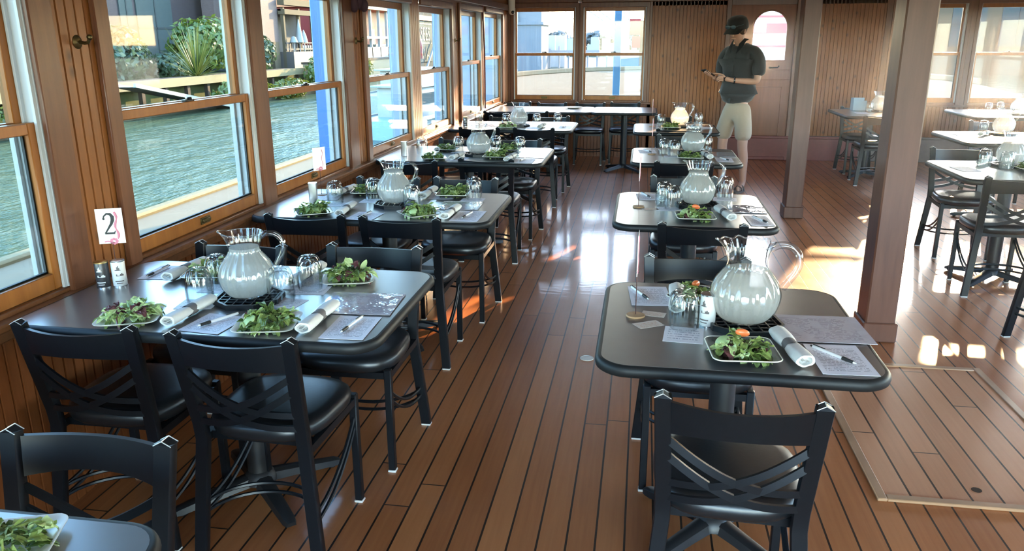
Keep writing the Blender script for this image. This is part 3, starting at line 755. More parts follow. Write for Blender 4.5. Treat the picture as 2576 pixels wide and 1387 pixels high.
# ------------------------------------------------------------------ things on the tables
def make_pitcher(ruffle=False):
    r = empty('water_pitcher', 'glass pitcher', 'pitcher')
    prof = [(.050, .004), (.066, .012), (.083, .035), (.0925, .065), (.0925, .085), (.084, .112), (.066, .138), (.054, .155), (.0515, .172), (.056, .196), (.063, .220)]
    if ruffle: prof = prof[:-4]+[(.056, .150), (.0525, .166), (.055, .190), (.061, .208), (.066, .218)]
    # resample smoothly
    P = []
    for i in range(len(prof)-1):
        p0, p1, p2, p3 = prof[max(0, i-1)], prof[i], prof[i+1], prof[min(len(prof)-1, i+2)]
        for k in range(3):
            t = k/3
            P.append(tuple(.5*((2*p1[j])+(-p0[j]+p2[j])*t+(2*p0[j]-5*p1[j]+4*p2[j]-p3[j])*t*t+(-p0[j]+3*p1[j]-3*p2[j]+p3[j])*t**3) for j in (0, 1)))
    P.append(prof[-1])
    def mod(a, rr, z):
        k = max(0, (z-.165)/.055); sp = math.exp(-((abs(a)-PI)/.38)**2) if a > 0 else 0
        sp = max(math.exp(-((a-PI)/.36)**2), 0)
        rf = (1+.05*k*math.sin(a*10)) if ruffle else 1
        return rr*(1+.30*sp*k*k)*rf, 0, z+.006*sp*k*k+(.0035*min(1.4, k*k)*math.sin(a*10) if ruffle else 0)
    b = BM(); lathe(b, P, 56, mod, True, False)
    n = len(b.verts); top = [v for v in b.verts][-56:]
    obj('glass_body', b, 'glass' if False else 'pglass', r, ang=80)
    b = BM(); rim = []
    for i in range(56):
        a = 2*PI*i/56; rr, _, zz = mod(a, P[-1][0], P[-1][1]); rim.append((rr*math.cos(a), rr*math.sin(a), zz))
    tube(b, rim, .0024, 6, True); obj('rolled_rim', b, 'pglass', r, ang=80)
    b = BM(); lv = .176 if not ruffle else .150
    Q = [(max(.002, x-.0035), z+.004 if z < .01 else z) for x, z in P if z < lv]
    lathe(b, Q, 40, None, True, True); obj('ice_water', b, 'ice', r, ang=60)
    b = BM()
    hp = [(.055, 0, .205), (.075, 0, .218), (.105, 0, .217), (.126, 0, .198), (.131, 0, .172), (.122, 0, .145), (.106, 0, .120), (.093, 0, .100)]
    S = []
    for i in range(len(hp)-1):
        for k in range(4):
            t = k/4; S.append(Vector(hp[i]).lerp(Vector(hp[i+1]), t))
    S.append(Vector(hp[-1]))
    for _ in range(3): S = [S[0]]+[(S[i-1]+S[i]*2+S[i+1])/4 for i in range(1, len(S)-1)]+[S[-1]]
    sweep(b, S, [(.0125*math.cos(2*PI*i/10), .0095*math.sin(2*PI*i/10)) for i in range(10)], False, (0, 1, 0))
    obj('handle', b, 'pglass', r, ang=80)
    return r
PI1 = make_pitcher(); PI2 = make_pitcher(True)
def make_trivet():
    r = empty('trivet', 'black octagonal trivet', 'trivet')
    b = BM(); o = [(.105*math.cos(R(22.5+45*i)), .105*math.sin(R(22.5+45*i)), .009) for i in range(8)]
    rail(b, o, .008, .018, (0, 0, 1), 0, True); obj('rim', b, 'blk', r, ang=20)
    b = BM()
    for i in range(-3, 4):
        w = min(.1, .135-abs(i)*.028*.9); w = .097 if abs(i) < 2 else .097-(abs(i)*.028-.04)
        box(b, (i*.028, 0, .010), (.004, w*2, .008)); box(b, (0, i*.028, .010), (w*2, .004, .008))
    obj('grid', b, 'blk', r, ang=20)
    return r
TV = make_trivet()
def pit(x, y, where, ang=0, ruf=False, s=1):
    tv = place(TV, (x+.004, y-.004, TZ), R(10), 'black octagonal trivet under the pitcher on %s' % where, 'trivets under the pitchers'); tv.scale = (1.08, 1.08, 1)
    p = place(PI2 if ruf else PI1, (x, y, TZ+.014), R(ang), 'glass pitcher of cloudy ice water on %s' % where, 'ice water pitchers')
    p.scale = (s, s, s)
T = dict(L1='the number 2 window table', L2='the second window table', L3='the third window table', L4='the sunlit fourth window table', R1='the nearest aisle table',
         R2='the second aisle table', R3='the third aisle table', R4='the farthest aisle table', RR1='the laid table right of the near post', RR2='the glaring sunlit right hand table',
         RR3='the farthest right hand table', T6='the small table by the far panelled wall', L0='the table cropped lower left')
pit(-1.288, 2.37, T['L1'], 12); pit(-1.28, 3.99, T['L2'], -5); pit(-1.22, 5.93, T['L3'], -8, True); pit(-1.24, 8.08, T['L4'], -20)
pit(.33, 2.365, T['R1'], -8, True, 1.13); pit(.30, 4.18, T['R2'], 0); pit(.39, 6.23, T['R3'], -10, True); pit(.37, 8.20, T['R4'], 5)
pit(2.49, 5.87, T['RR1'], 12, True); pit(3.24, 7.88, T['RR2'], 8); pit(4.24, 10.0, T['RR3'], 10); pit(2.80, 10.28, T['T6'], 10)

def make_glass():
    b = BM()
    outer = [(.0385, .0005), (.0415, .018), (.0425, .05), (.0415, .075), (.037, .098), (.030, .110), (.024, .1125), (.010, .1105), (.002, .110)]
    inner = [(.002, .098), (.024, .096), (.032, .088), (.037, .072), (.039, .05), (.038, .018), (.0360, .0005)]
    lathe(b, outer, 28, None, False, False); lathe(b, inner, 28, None, False, False)
    bmesh.ops.remove_doubles(b, verts=b.verts[:], dist=.0004)
    o = obj('water_glass', b, 'glass', None, ang=60); return tag(o, 'glass', 'glass', 'upturned water glasses')
GL = make_glass()
def glass(x, y, label, z=TZ+.0018, s=1):
    o = place(GL, (x, y, z), rnd.uniform(0, 6), label); o.scale = (s, s, s)
def sheet(name, cat, mat, cx, cy_, w, h, ang, label, group, z=TZ+.0004, th=.0006, curl=0):
    b = BM(); N = 8; top = []
    for i in range(N+1):
        row = []
        for j in range(5):
            u = i/N-.5; v = j/4-.5
            row.append(b.verts.new((w*u, h*v, th+curl*max(0, abs(u)*2-.6)**2*w)))
        top.append(row)
    for i in range(N):
        for j in range(4): b.faces.new((top[i][j], top[i+1][j], top[i+1][j+1], top[i][j+1]))
    rg = bmesh.ops.extrude_face_region(b, geom=b.faces[:]); bmesh.ops.translate(b, vec=(0, 0, -th), verts=[g for g in rg['geom'] if isinstance(g, bmesh.types.BMVert)])
    o = obj(name, b, mat, None, (cx, cy_, z), (0, 0, R(ang))); return tag(o, label, cat, group)

SLIPG = 'paper slips under the glasses'
for k, x, y, w in [('L1', -1.43, 2.31, 'left of the pitcher'), ('L1', -1.455, 2.475, 'half hidden behind the pitcher'), ('L1', -1.165, 2.36, 'close right of the pitcher'), ('L1', -1.13, 2.515, 'beside the back right salad'),
    ('L2', -1.61, 3.985, 'beside the metal shaker'), ('L2', -1.435, 4.10, 'behind the pitcher on its left'), ('L2', -1.165, 3.92, 'close right of the pitcher'), ('L2', -.895, 4.205, 'beside the back right salad'),
    ('L3', -1.66, 5.92, 'beside the shaker'), ('L3', -1.41, 6.08, 'left of the pitcher'), ('L3', -1.125, 6.14, 'right behind the pitcher handle'), ('L3', -.93, 6.12, 'near its aisle end'),
    ('L4', -1.38, 8.13, 'left of the glowing pitcher'), ('L4', -1.06, 8.11, 'right of the glowing pitcher'), ('L4', -.86, 8.24, 'near its aisle end'), ('L4', -1.71, 8.36, 'by the sunlit sill'),
    ('R1', .15, 2.31, 'in front of the white shaker'), ('R2', .175, 4.095, 'left of the pitcher, the front one'), ('R2', .13, 4.19, 'left of the pitcher, the rear one'), ('R2', .465, 4.41, 'right of the pitcher'),
    ('R3', .245, 6.04, 'left of the pitcher, the front one'), ('R3', .175, 6.12, 'left of the pitcher, the rear one'), ('R3', .505, 6.38, 'right of the pitcher'), ('R4', .19, 8.22, 'left of the pitcher'), ('R4', .57, 8.42, 'right of the pitcher'),
    ('RR1', 2.30, 5.80, 'left of the pitcher'), ('RR1', 2.40, 5.70, 'in front of the pitcher'), ('RR2', 3.09, 7.93, 'left of the pitcher'), ('RR3', 3.98, 10.16, 'on its left side'), ('RR3', 4.16, 10.30, 'at its back edge'), ('T6', 2.68, 10.20, 'beside the pitcher')]:
    glass(x, y, 'upturned clear glass %s on %s' % (w, T[k]), s=1.07)
for k, x, y, a, w in [('L1', -1.435, 2.30, 8, 'left of the pitcher'), ('L1', -1.45, 2.47, 4, 'behind the pitcher'), ('L1', -1.155, 2.355, -8, 'right of the pitcher'), ('L1', -1.125, 2.50, 5, 'by the rear salad'),
    ('L2', -1.60, 3.96, 5, 'beside the shaker'), ('L2', -1.435, 4.08, 0, 'left behind the pitcher'), ('L2', -1.15, 3.91, 10, 'right of the pitcher'), ('L2', -.90, 4.19, 0, 'near the aisle end'),
    ('L3', -.92, 6.11, 0, 'near the aisle end'), ('L3', -1.40, 6.07, 0, 'left of the pitcher'), ('R2', .155, 4.09, -2, 'left of the pitcher'), ('R2', .465, 4.40, -4, 'right of the pitcher'), ('R3', .235, 6.04, 0, 'left of the pitcher')]:
    sheet('paper_slip', 'paper slip', 'slip', x, y, .125, .10, a, 'white paper slip under the glass %s on %s' % (w, T[k]), SLIPG)
sheet('paper_slip', 'paper slip', 'slip', .148, 2.25, .115, .13, -5, 'white paper slip sticking out in front of the glass on the nearest aisle table', SLIPG)

MG = 'printed order sheets'
for k, x, y, w, h, a, lab in [('L1', -1.285, 2.13, .14, .16, -6, 'front left'), ('L1', -.85, 2.16, .135, .20, 2, 'front right'), ('L1', -1.75, 2.63, .14, .18, 4, 'back left'), ('L1', -1.17, 2.60, .15, .19, 12, 'back right'),
    ('L2', -1.345, 3.70, .14, .18, -4, 'front left'), ('L2', -.835, 3.775, .14, .25, 0, 'front right'), ('L2', -1.72, 4.16, .14, .20, 10, 'back left'), ('L2', -1.09, 4.28, .14, .20, 6, 'back right'),
    ('L3', -1.33, 5.69, .14, .2, 0, 'front left'), ('L3', -.84, 5.66, .16, .2, 0, 'front right'), ('L4', -.76, 8.02, .13, .24, 0, 'front right'), ('L4', -1.06, 7.9, .14, .2, 0, 'front middle'), ('L4', -1.55, 8.10, .2, .22, 8, 'wall side'),
    ('R1', .56, 2.12, .145, .215, 3, 'front right'), ('R1', .05, 2.61, .135, .21, 5, 'back left'), ('R2', .575, 3.87, .11, .22, 3, 'front right'), ('R2', .055, 4.41, .13, .18, 5, 'back left'),
    ('R3', .60, 5.92, .12, .22, 0, 'front right'), ('R3', .05, 6.30, .13, .18, 5, 'back left'), ('R4', .62, 8.1, .12, .2, 0, 'front right'), ('RR1', 2.15, 5.70, .13, .2, 5, 'left'), ('RR2', 2.88, 7.80, .14, .2, 5, 'left'), ('RR3', 3.85, 10.2, .14, .2, 5, 'left'), ('T6', 2.55, 10.0, .14, .2, 0, 'front')]:
    sheet('order_sheet', 'printed sheet', 'menu', x, y, w, h, a, 'printed order sheet at the %s place of %s' % (lab, T[k]), MG, TZ+.0012, .0007, .02)
LG = 'shiny laminated menus'
for k, x, y, w, h, a in [('L1', -.90, 2.385, .255, .22, 3), ('L2', -.93, 4.02, .22, .22, 2), ('L3', -.83, 5.98, .25, .30, 0), ('R1', .545, 2.36, .285, .235, 2), ('R2', .55, 4.14, .18, .2, 0), ('R3', .62, 6.2, .16, .24, 0), ('R4', .64, 8.3, .14, .22, 0)]:
    sheet('laminated_menu', 'menu', 'lamn', x, y, w, h, a, 'shiny laminated printed menu lying flat on %s' % T[k], LG, TZ+.0022, .0009)
CG = 'small printed cards'
sheet('small_card', 'card', 'cardc', .062, 2.425, .075, .045, -12, 'small printed card behind the number stand on the nearest aisle table', CG)
sheet('small_card', 'card', 'cardc', .045, 2.325, .085, .05, 32, 'small printed card in front of the number stand on the nearest aisle table', CG)
sheet('small_card', 'card', 'cardc', .06, 4.08, .08, .05, 20, 'small printed card by the number stand on the second aisle table', CG)

# napkin rolls
def make_roll():
    r = empty('napkin_roll', 'rolled napkin', 'napkin roll')
    b = BM(); N = 22; rings = []
    for i in range(N+1):
        t = i/N; x = -.115+.23*t
        k = 1-.18*math.exp(-((t-.5)/.07)**2)+.06*math.sin(t*9)
        ring = []
        for j in range(20):
            a = 2*PI*j/20; rr = .0205*k*(1+.10*math.sin(a*2+1)+.05*math.sin(a*5+t*4))
            ring.append(b.verts.new((x, rr*1.12*math.cos(a), .0195+rr*.86*math.sin(a))))
        rings.append(ring)
    for A, B_ in zip(rings, rings[1:]):
        for j in range(20): b.faces.new((A[j], A[(j+1) % 20], B_[(j+1) % 20], B_[j]))
    for ring, sg in ((rings[0], 1), (rings[-1], -1)):
        c = sum((v.co for v in ring), Vector())/20; prev = ring
        for k, dx in ((.72, .0), (.6, .012), (.3, .02)):
            cur = [b.verts.new(c+(v.co-c)*k+Vector((dx*sg, 0, 0))) for v in ring]
            for j in range(20): b.faces.new((prev[j], prev[(j+1) % 20], cur[(j+1) % 20], cur[j]))
            prev = cur
        b.faces.new(prev)
    obj('napkin', b, 'cloth', r, ang=70)
    b = BM(); rings = []
    for x in (-.019, -.014, .014, .019):
        rings.append([b.verts.new((x, .0212*math.cos(2*PI*j/20), .0185+.0178*math.sin(2*PI*j/20))) for j in range(20)])
    for A, B_ in zip(rings, rings[1:]):
        for j in range(20): b.faces.new((A[j], A[(j+1) % 20], B_[(j+1) % 20], B_[j]))
    obj('paper_band', b, 'band', r)
    b = BM()
    for yy, zz in ((-.006, .020), (.006, .016)): box(b, (.088, yy, zz), (.06, .009, .0016))
    obj('cutlery_end', b, 'steel', r)
    return r
NR = make_roll()
NG = 'rolled napkins in paper bands'
for k, x0, y0, x1, y1, w in [('L1', -1.405, 2.07, -1.39, 2.31, 'left of the front left sheet'), ('L1', -.97, 2.08, -.965, 2.31, 'left of the front right sheet'), ('L1', -1.68, 2.51, -1.665, 2.75, 'at the back wall side'), ('L1', -1.205, 2.52, -1.185, 2.75, 'behind the right hand glasses'),
    ('L2', -1.465, 3.64, -1.48, 3.92, 'at the front left place'), ('L2', -1.68, 4.16, -1.65, 4.38, 'at the back wall side'), ('L2', -1.175, 4.17, -1.17, 4.39, 'behind the pitcher'), ('L2', -.93, 3.66, -.92, 3.91, 'at the front right place'),
    ('L3', -.95, 5.60, -.93, 5.84, 'at the front right place'), ('L3', -1.58, 6.05, -1.54, 6.28, 'at the back wall side'), ('L3', -1.36, 5.62, -1.34, 5.86, 'at the front left place'), ('L4', -1.0, 7.85, -.98, 8.08, 'in front of the right hand glass'),
    ('R1', .455, 2.04, .415, 2.27, 'right of the front salad'), ('R1', .135, 2.43, .14, 2.67, 'behind the upturned glass'), ('R2', .445, 3.84, .40, 4.07, 'right of the front salad'), ('R2', .125, 4.27, .13, 4.50, 'at the back left place'),
    ('R3', .50, 5.92, .47, 6.15, 'right of the salad'), ('R4', .52, 7.9, .5, 8.12, 'right of the salad'), ('RR1', 2.33, 5.93, 2.45, 6.07, 'left of the pitcher'), ('RR2', 3.0, 7.72, 3.1, 7.86, 'left of the pitcher')]:
    place(NR, ((x0+x1)/2, (y0+y1)/2, TZ+.0022), math.atan2(y0-y1, x0-x1), 'white rolled napkin %s on %s' % (w, T[k]), NG)

# pens
def make_pen():
    r = empty('ballpoint_pen', 'pen', 'pen')
    b = BM(); cyl(b, (-.072, 0, .0055), (.030, 0, .0055), .0048, 10); cyl(b, (.062, 0, .0055), (.073, 0, .0055), .0034, 8, .0008); obj('barrel', b, 'penb', r)
    b = BM(); cyl(b, (.028, 0, .0058), (.063, 0, .0058), .0057, 10, .0045); obj('grip', b, 'peng', r)
    b = BM(); cyl(b, (-.080, 0, .0055), (-.071, 0, .0055), .003, 8); box(b, (-.052, 0, .0115), (.042, .003, .0016)); obj('clip', b, 'peng', r); return r
PN = make_pen(); PG = 'pens on the order sheets'
for k, x0, y0, x1, y1, w in [('L1', -1.31, 2.09, -1.25, 2.21, 'front left'), ('L1', -.86, 2.10, -.845, 2.24, 'front right'), ('L1', -1.785, 2.55, -1.785, 2.69, 'back left'), ('L2', -1.36, 3.64, -1.34, 3.76, 'front left'), ('L2', -.85, 3.70, -.83, 3.84, 'front right'), ('L2', -1.10, 4.24, -1.06, 4.36, 'back right'),
    ('L3', -.86, 5.62, -.84, 5.75, 'front right'), ('L4', -.78, 7.95, -.76, 8.08, 'front right'), ('R1', .59, 2.08, .505, 2.19, 'front right'), ('R1', .045, 2.555, -.01, 2.68, 'back left'), ('R2', .61, 3.80, .555, 3.94, 'front right'), ('R2', .06, 4.37, .02, 4.48, 'back left'), ('R3', .63, 5.86, .58, 5.98, 'front right'), ('R3', .08, 6.24, .03, 6.34, 'back left')]:
    place(PN, ((x0+x1)/2, (y0+y1)/2, TZ+.0028), math.atan2(y0-y1, x0-x1), 'clear pen with black grip on the %s sheet of %s' % (w, T[k]), PG)

# shakers
def make_can(mat, prn, square=False):
    r = empty('shaker', 'shaker', 'shaker'); b = BM()
    if square: prism(b, rrect(-.022, .022, -.022, .022, .006, 4), .002, .105)
    else: lathe(b, [(.0225, .002), (.0235, .004), (.0235, .090), (.0225, .092)], 24)
    obj('can_body', b, mat, r)
    b = BM()
    if square: prism(b, rrect(-.023, .023, -.023, .023, .007, 4), .103, .110)
    else: k = BM(); lathe(k, [(.0242, 0), (.0242, .004)], 24); obj('can_base', k, 'steel', r); lathe_at(b, (0, 0, .091), [(.0242, 0), (.0242, .004), (.016, .006)], 24)
    obj('can_lid', b, 'gold' if mat == 'canb' else 'steel', r)
    b = BM()
    for z, w, h, c in ((.070, .020, .018, -.1), (.046, .026, .010, .15), (.022, .030, .004, 0), (.014, .022, .003, 0)):
        for i in range(6):
            a0 = -PI/2+c-w/.047+i*w/.1416; a1 = a0+w/.1416; rr = .0237; q = h*(.55+.45*math.sin(i*1.3+z*60)) if h > .006 else h
            b.faces.new([b.verts.new((rr*math.cos(a), rr*math.sin(a), zz)) for a, zz in ((a0, z-h/2), (a1, z-h/2), (a1, z-h/2+q), (a0, z-h/2+q))])
    if not square: obj('can_print', b, prn, r)
    else: b.free()
    return r
SK = make_can('canb', 'canw'); SK2 = make_can('canw', 'cang'); SK3 = make_can('steel', 'cang', True)
SG = 'salt and pepper shakers'
place(SK, (-1.872, 2.43, TZ), .3, 'black labelled shaker below the number 2 card on the window table', SG)
place(SK2, (-1.825, 2.455, TZ), .6, 'white labelled shaker below the number 2 card on the window table', SG)
place(SK3, (-1.735, 3.99, TZ), .3, 'square metal shaker on the second window table', SG)
o = place(SK3, (-1.77, 5.81, TZ), .1, 'square metal shaker on the third window table', SG)
o = place(SK2, (.222, 2.345, TZ), -.6, 'white shaker between glass and pitcher on the nearest aisle table', SG); o.scale = (1.02, 1.02, 1.08)
place(SK, (-1.78, 8.0, TZ), .1, 'black shaker against the wall on the sunlit fourth window table', SG)

# number stands
def make_stand(two):
    r = empty('number_stand', 'table number stand', 'number stand')
    b = BM(); lathe(b, [(.030, .0), (.031, .002), (.029, .005), (.005, .006)], 20); obj('stand_base', b, 'woodd', r)
    b = BM(); tube(b, [(0, 0, .004), (0, 0, .145)], .0016, 6)
    tube(b, [(.006*math.cos(t), .006*math.sin(t), .143+.002*t/6) for t in [i*.5 for i in range(14)]], .0012, 5); obj('stand_rod', b, 'rod', r)
    b = BM(); bx(b, -.044, .044, -.0008, .0008, .142, .270); c = obj('number_card', b, 'pap', r)
    b = BM()
    tube(b, [(.020+.004*math.sin(k*.9), -.0016, .158+k*.009) for k in range(12)], .004 if two else .0016, 6, False, [.5+.7*abs(math.sin(k*.8)) for k in range(12)])
    for k in range(8): a = k*.8; ball(b, (.006+.010*math.cos(a), -.0016, .150+.008*math.sin(a)), .005, (1, .15, 1), 8, 6)
    tube(b, [(-.025+.006*k, -.0014, .149+.002*math.sin(k)) for k in range(6)], .0025, 6); obj('pink_flourish', b, 'pink', c)
    if two:
        # a serif figure 2 drawn as a band of changing width
        ctl = [(-.020, .232, .0022), (-.0165, .243, .0026), (-.007, .2515, .0032), (.004, .250, .0048), (.0105, .240, .0062), (.010, .227, .0060), (.0045, .214, .0046), (-.004, .202, .0034), (-.012, .190, .0026), (-.0195, .1795, .0024)]
        b = BM(); L = []; Rr = []
        for i, (x, z, w) in enumerate(ctl):
            a = Vector(ctl[max(0, i-1)][:2]); q = Vector(ctl[min(len(ctl)-1, i+1)][:2]); t = (q-a).normalized(); n = Vector((-t.y, t.x))
            L.append(b.verts.new((x+n.x*w, -.0016, z+n.y*w))); Rr.append(b.verts.new((x-n.x*w, -.0016, z-n.y*w)))
        for i in range(len(L)-1): b.faces.new((L[i], L[i+1], Rr[i+1], Rr[i]))
        b.faces.new([b.verts.new((x, -.0016, z)) for x, z in ((-.0215, .1765), (.0125, .1765), (.0165, .189), (.0135, .188), (.010, .1832), (-.015, .1832))])
        ball(b, (-.0185, -.0016, .2335), .0042, (1, .05, 1), 10, 6); obj('number_two', b, 'ink', c, ang=None)
    return r
ST2 = make_stand(True); ST = make_stand(False); NSG = 'table number stands'
place(ST2, (-1.868, 2.505, TZ), R(24), 'number stand with a white card reading 2 and a pink flourish', NSG)
for x, y, a, k in [(-1.78, 4.21, 62, 'L2'), (.005, 2.40, 88.5, 'R1'), (0, 4.13, 88, 'R2'), (.082, 6.15, 88, 'R3'), (.10, 8.2, 88, 'R4')]:
    place(ST, (x, y, TZ), R(a), 'table number stand, card seen edge-on, on %s' % T[k], NSG)

# salads
def leaf(b, base, L, Wd, az, tilt, curl, ruf, rg):
    N = 5; rows = []; m = Matrix.Rotation(az, 3, 'Z')
    for i in range(N+1):
        t = i/N; x = L*t*math.cos(tilt-curl*t); z = L*t*math.sin(tilt-curl*t)
        w = Wd*math.sin(PI*min(.97, t*.8+.14))
        row = []
        for j in range(-2, 3):
            y = w*j/2; dz = ruf*math.sin(t*9+j*2.4+rg)*abs(j)/2+.25*w*(j/2)**2
            row.append(b.verts.new(Vector(base)+m @ Vector((x, y, z+dz))))
        rows.append(row)
    for A, B_ in zip(rows, rows[1:]):
        for j in range(4): b.faces.new((A[j], A[j+1], B_[j+1], B_[j]))
def make_salad(seed, plate, mix, pieces, hgt=1.0):
    rg = random.Random(seed); r = empty('side_salad', 'salad', 'salad')
    b = BM(); rings = []
    for s, z in ((.052, .002), (.060, .002), (.080, .010), (.092, .016), (.093, .018), (.091, .0185), (.078, .0125), (.058, .006)):
        rings.append([b.verts.new((x, y, z)) for x, y in rrect(-s, s, -s, s, s*.28, 5)])
    for A, B_ in zip(rings, rings[1:]):
        n = len(A)
        for i in range(n): b.faces.new((A[i], A[(i+1) % n], B_[(i+1) % n], B_[i]))
    b.faces.new(rings[0][::-1]); b.faces.new(rings[-1]); pl = obj('plate', b, plate, r, ang=50)
    if plate == 'plate_d':
        b = BM(); tube(b, [(x, y, .0183) for x, y in rrect(-.092, .092, -.092, .092, .026, 5)], .0018, 6, True); obj('plate_rim', b, 'plate_w', pl)
    for nm, mat, cnt in mix:
        b = BM()
        for i in range(cnt):
            rr = .06*math.sqrt(rg.random()); a = rg.uniform(0, 2*PI)
            hz = .010+.048*hgt*(1-(rr/.075)**2)*rg.random()
            leaf(b, (rr*math.cos(a), rr*math.sin(a), hz), rg.uniform(.026, .056), rg.uniform(.007, .017), a+rg.uniform(-1.3, 1.3), rg.uniform(-.1, 1.0), rg.uniform(.2, 1.3), rg.uniform(.002, .006), rg.uniform(0, 6))
        obj(nm, b, mat, r, ang=None)
    for nm, mat, x, y, z in pieces:
        b = BM()
        if nm == 'cucumber': lathe(b, [(.02, 0), (.021, .001), (.021, .004), (.02, .005)], 20)
        elif nm == 'tomato_wedge': ball(b, (0, 0, 0), .017, (1.25, .6, .7), 14, 9)
        else:
            leaf(b, (0, 0, 0), .05, .010, .4, 1.25, .3, .001, 0)
        o = obj(nm, b, mat, r, (x, y, z), (.5, .25, x*30), ang=50)
    return r
G1 = [('lettuce_leaves', 'lt', 42), ('dark_leaves', 'dk', 30), ('pale_leaves', 'pale', 14)]
S = [make_salad(1, 'plate_w', [('pale_leaves', 'pale', 46), ('lettuce_leaves', 'lt', 22), ('red_leaves', 'red', 18)], []),
     make_salad(2, 'plate_w', G1+[('red_leaves', 'red', 6)], [('cucumber', 'cuc', -.045, -.03, .03)]),
     make_salad(3, 'plate_w', G1+[('red_leaves', 'red', 14)], [('endive_tip', 'pale', .04, .02, .03)], 1.1),
     make_salad(4, 'plate_d', G1, [], .9),
     make_salad(5, 'plate_d', [('lettuce_leaves', 'lt', 30), ('pale_leaves', 'pale', 16), ('red_leaves', 'red', 12), ('dark_leaves', 'dk', 12)], [('tomato_wedge', 'tom', .005, .035, .052), ('cucumber', 'cuc', -.05, .02, .03)], .9),
     make_salad(6, 'plate_d', [('dark_leaves', 'dk', 40), ('lettuce_leaves', 'lt', 20)], [], .8),
     make_salad(7, 'plate_w', [('lettuce_leaves', 'lt', 30), ('dark_leaves', 'dk', 24), ('pale_leaves', 'pale', 10)], [('tomato_wedge', 'tom', -.05, .06, .04)])]
SAG = 'side salads on square plates'
for i, x, y, a, k, w in [(0, -1.56, 2.125, 20, 'L1', 'pale salad with dark red leaves, front left of'), (1, -1.105, 2.13, 12, 'L1', 'green salad with a cucumber slice, front centre of'), (2, -1.03, 2.63, 15, 'L1', 'mixed green salad with a pale endive tip, back right of'),
    (3, -1.56, 2.62, 10, 'L1', 'green salad half hidden behind the pitcher of'), (3, -1.62, 3.71, 30, 'L2', 'green salad front left of'), (3, -1.03, 4.29, 5, 'L2', 'green salad on a dark square plate, back right of'), (1, -1.08, 3.755, 40, 'L2', 'green salad behind the front right chair rail of'), (5, -1.53, 4.29, 10, 'L2', 'green salad hidden behind the pitcher of'),
    (5, -1.52, 6.14, 0, 'L3', 'dark leafy salad back left of'), (5, -1.50, 5.65, 20, 'L3', 'dark leafy salad front left of'), (3, -1.03, 6.20, 0, 'L3', 'green salad on a dark plate back right of'), (3, -1.06, 5.80, 0, 'L3', 'green salad right of the pitcher on'), (0, -1.32, 7.84, 10, 'L4', 'sunlit pale salad in front of the pitcher on'),
    (4, .30, 2.115, 5, 'R1', 'salad with tomato on a dark square plate, front of'), (4, .225, 2.58, 50, 'R1', 'salad with tomato behind the pitcher of'), (4, .275, 3.875, 3, 'R2', 'salad with tomato on a dark square plate, front of'), (5, .36, 5.94, 0, 'R3', 'dark leafy salad in front of the pitcher on'), (3, .28, 8.02, 0, 'R4', 'green salad in front of the pitcher on'), (5, 2.56, 5.72, 0, 'RR1', 'dark leafy salad by the pitcher on'),
    (6, -1.05, .995, 20, 'L0', 'large salad with tomato on a cream plate on')]:
    place(S[i], (x, y, TZ+.0012), R(a), '%s %s' % (w, T[k]), SAG)
# plate on the far table, box on the small table
b = BM(); lathe(b, [(.06, 0), (.075, .004), (.12, .016), (.122, .018), (.07, .006)], 28)
tag(obj('serving_plate', b, 'plate_w', None, (-.88, 10.32, TZ+.001)), 'white round serving plate alone on the bare far table', 'plate')
cb = empty('condiment_box', 'dark green condiment box on the small table by the far panelled wall', 'box', (2.60, 10.40, TZ), .1)
b = BM()
for p in ((-.08, .08, -.05, -.045, 0, .12), (-.08, .08, .045, .05, 0, .15), (-.08, -.075, -.045, .045, 0, .15), (.075, .08, -.045, .045, 0, .12), (-.08, .08, -.05, .05, 0, .005)): bx(b, *p)
obj('box_walls', b, 'hullb', cb, ang=20)
b = BM()
for i in range(6): bx(b, -.06+i*.02, -.046+i*.02, -.03, .03, .006, .11)
obj('packets', b, 'pap', cb, ang=20)

# ------------------------------------------------------------------ the standing man
def skin_bm(nodes, edges, root, lev=2):
    """nodes: name -> (pos, rx, ry)"""
    keys = list(nodes); me = bpy.data.meshes.new('sk')
    me.from_pydata([nodes[k][0] for k in keys], [(keys.index(a), keys.index(b)) for a, b in edges], [])
    o = bpy.data.objects.new('sk', me); C.objects.link(o)
    md = o.modifiers.new('s', 'SKIN'); md.use_smooth_shade = True; md.branch_smoothing = .6
    for i, k in enumerate(keys):
        sv = me.skin_vertices[0].data[i]; sv.radius = nodes[k][1:3]; sv.use_root = (k == root)
    sb = o.modifiers.new('u', 'SUBSURF'); sb.levels = lev; sb.render_levels = lev
    bpy.context.view_layer.update()
    dg = bpy.context.evaluated_depsgraph_get(); ev = o.evaluated_get(dg); m2 = ev.to_mesh()
    b = BM(); b.from_mesh(m2); ev.to_mesh_clear(); bpy.data.objects.remove(o); bpy.data.meshes.remove(me)
    return b
MX, MY = 1.00, 8.98
man = empty('person', 'man standing by the door in black cap and tan shorts, looking at his phone', 'person', (MX, MY, 0))
V = Vector
fd = V((-.62, -.78, 0))            # facing
rv = V((-.78, .62, 0))             # his right
def P(r_, f_, z): return V((0, 0, z))+rv*r_+fd*f_
nd = {}
def N(k, p, rx, ry=None): nd[k] = (tuple(p), rx, ry or rx)
N('pelvis', P(0, -.01, .97), .095, .08); N('belly', P(0, .0, 1.12), .095, .08); N('chest', P(0, -.005, 1.32), .10, .085); N('upch', P(0, -.015, 1.44), .088, .072)
N('neck', P(.0, .005, 1.555), .058); N('neck2', P(.005, .035, 1.605), .056); N('skull', P(.01, .075, 1.690), .088, .094); N('crown', P(.012, .085, 1.770), .078, .084)
N('jaw', P(.008, .130, 1.598), .052, .045)
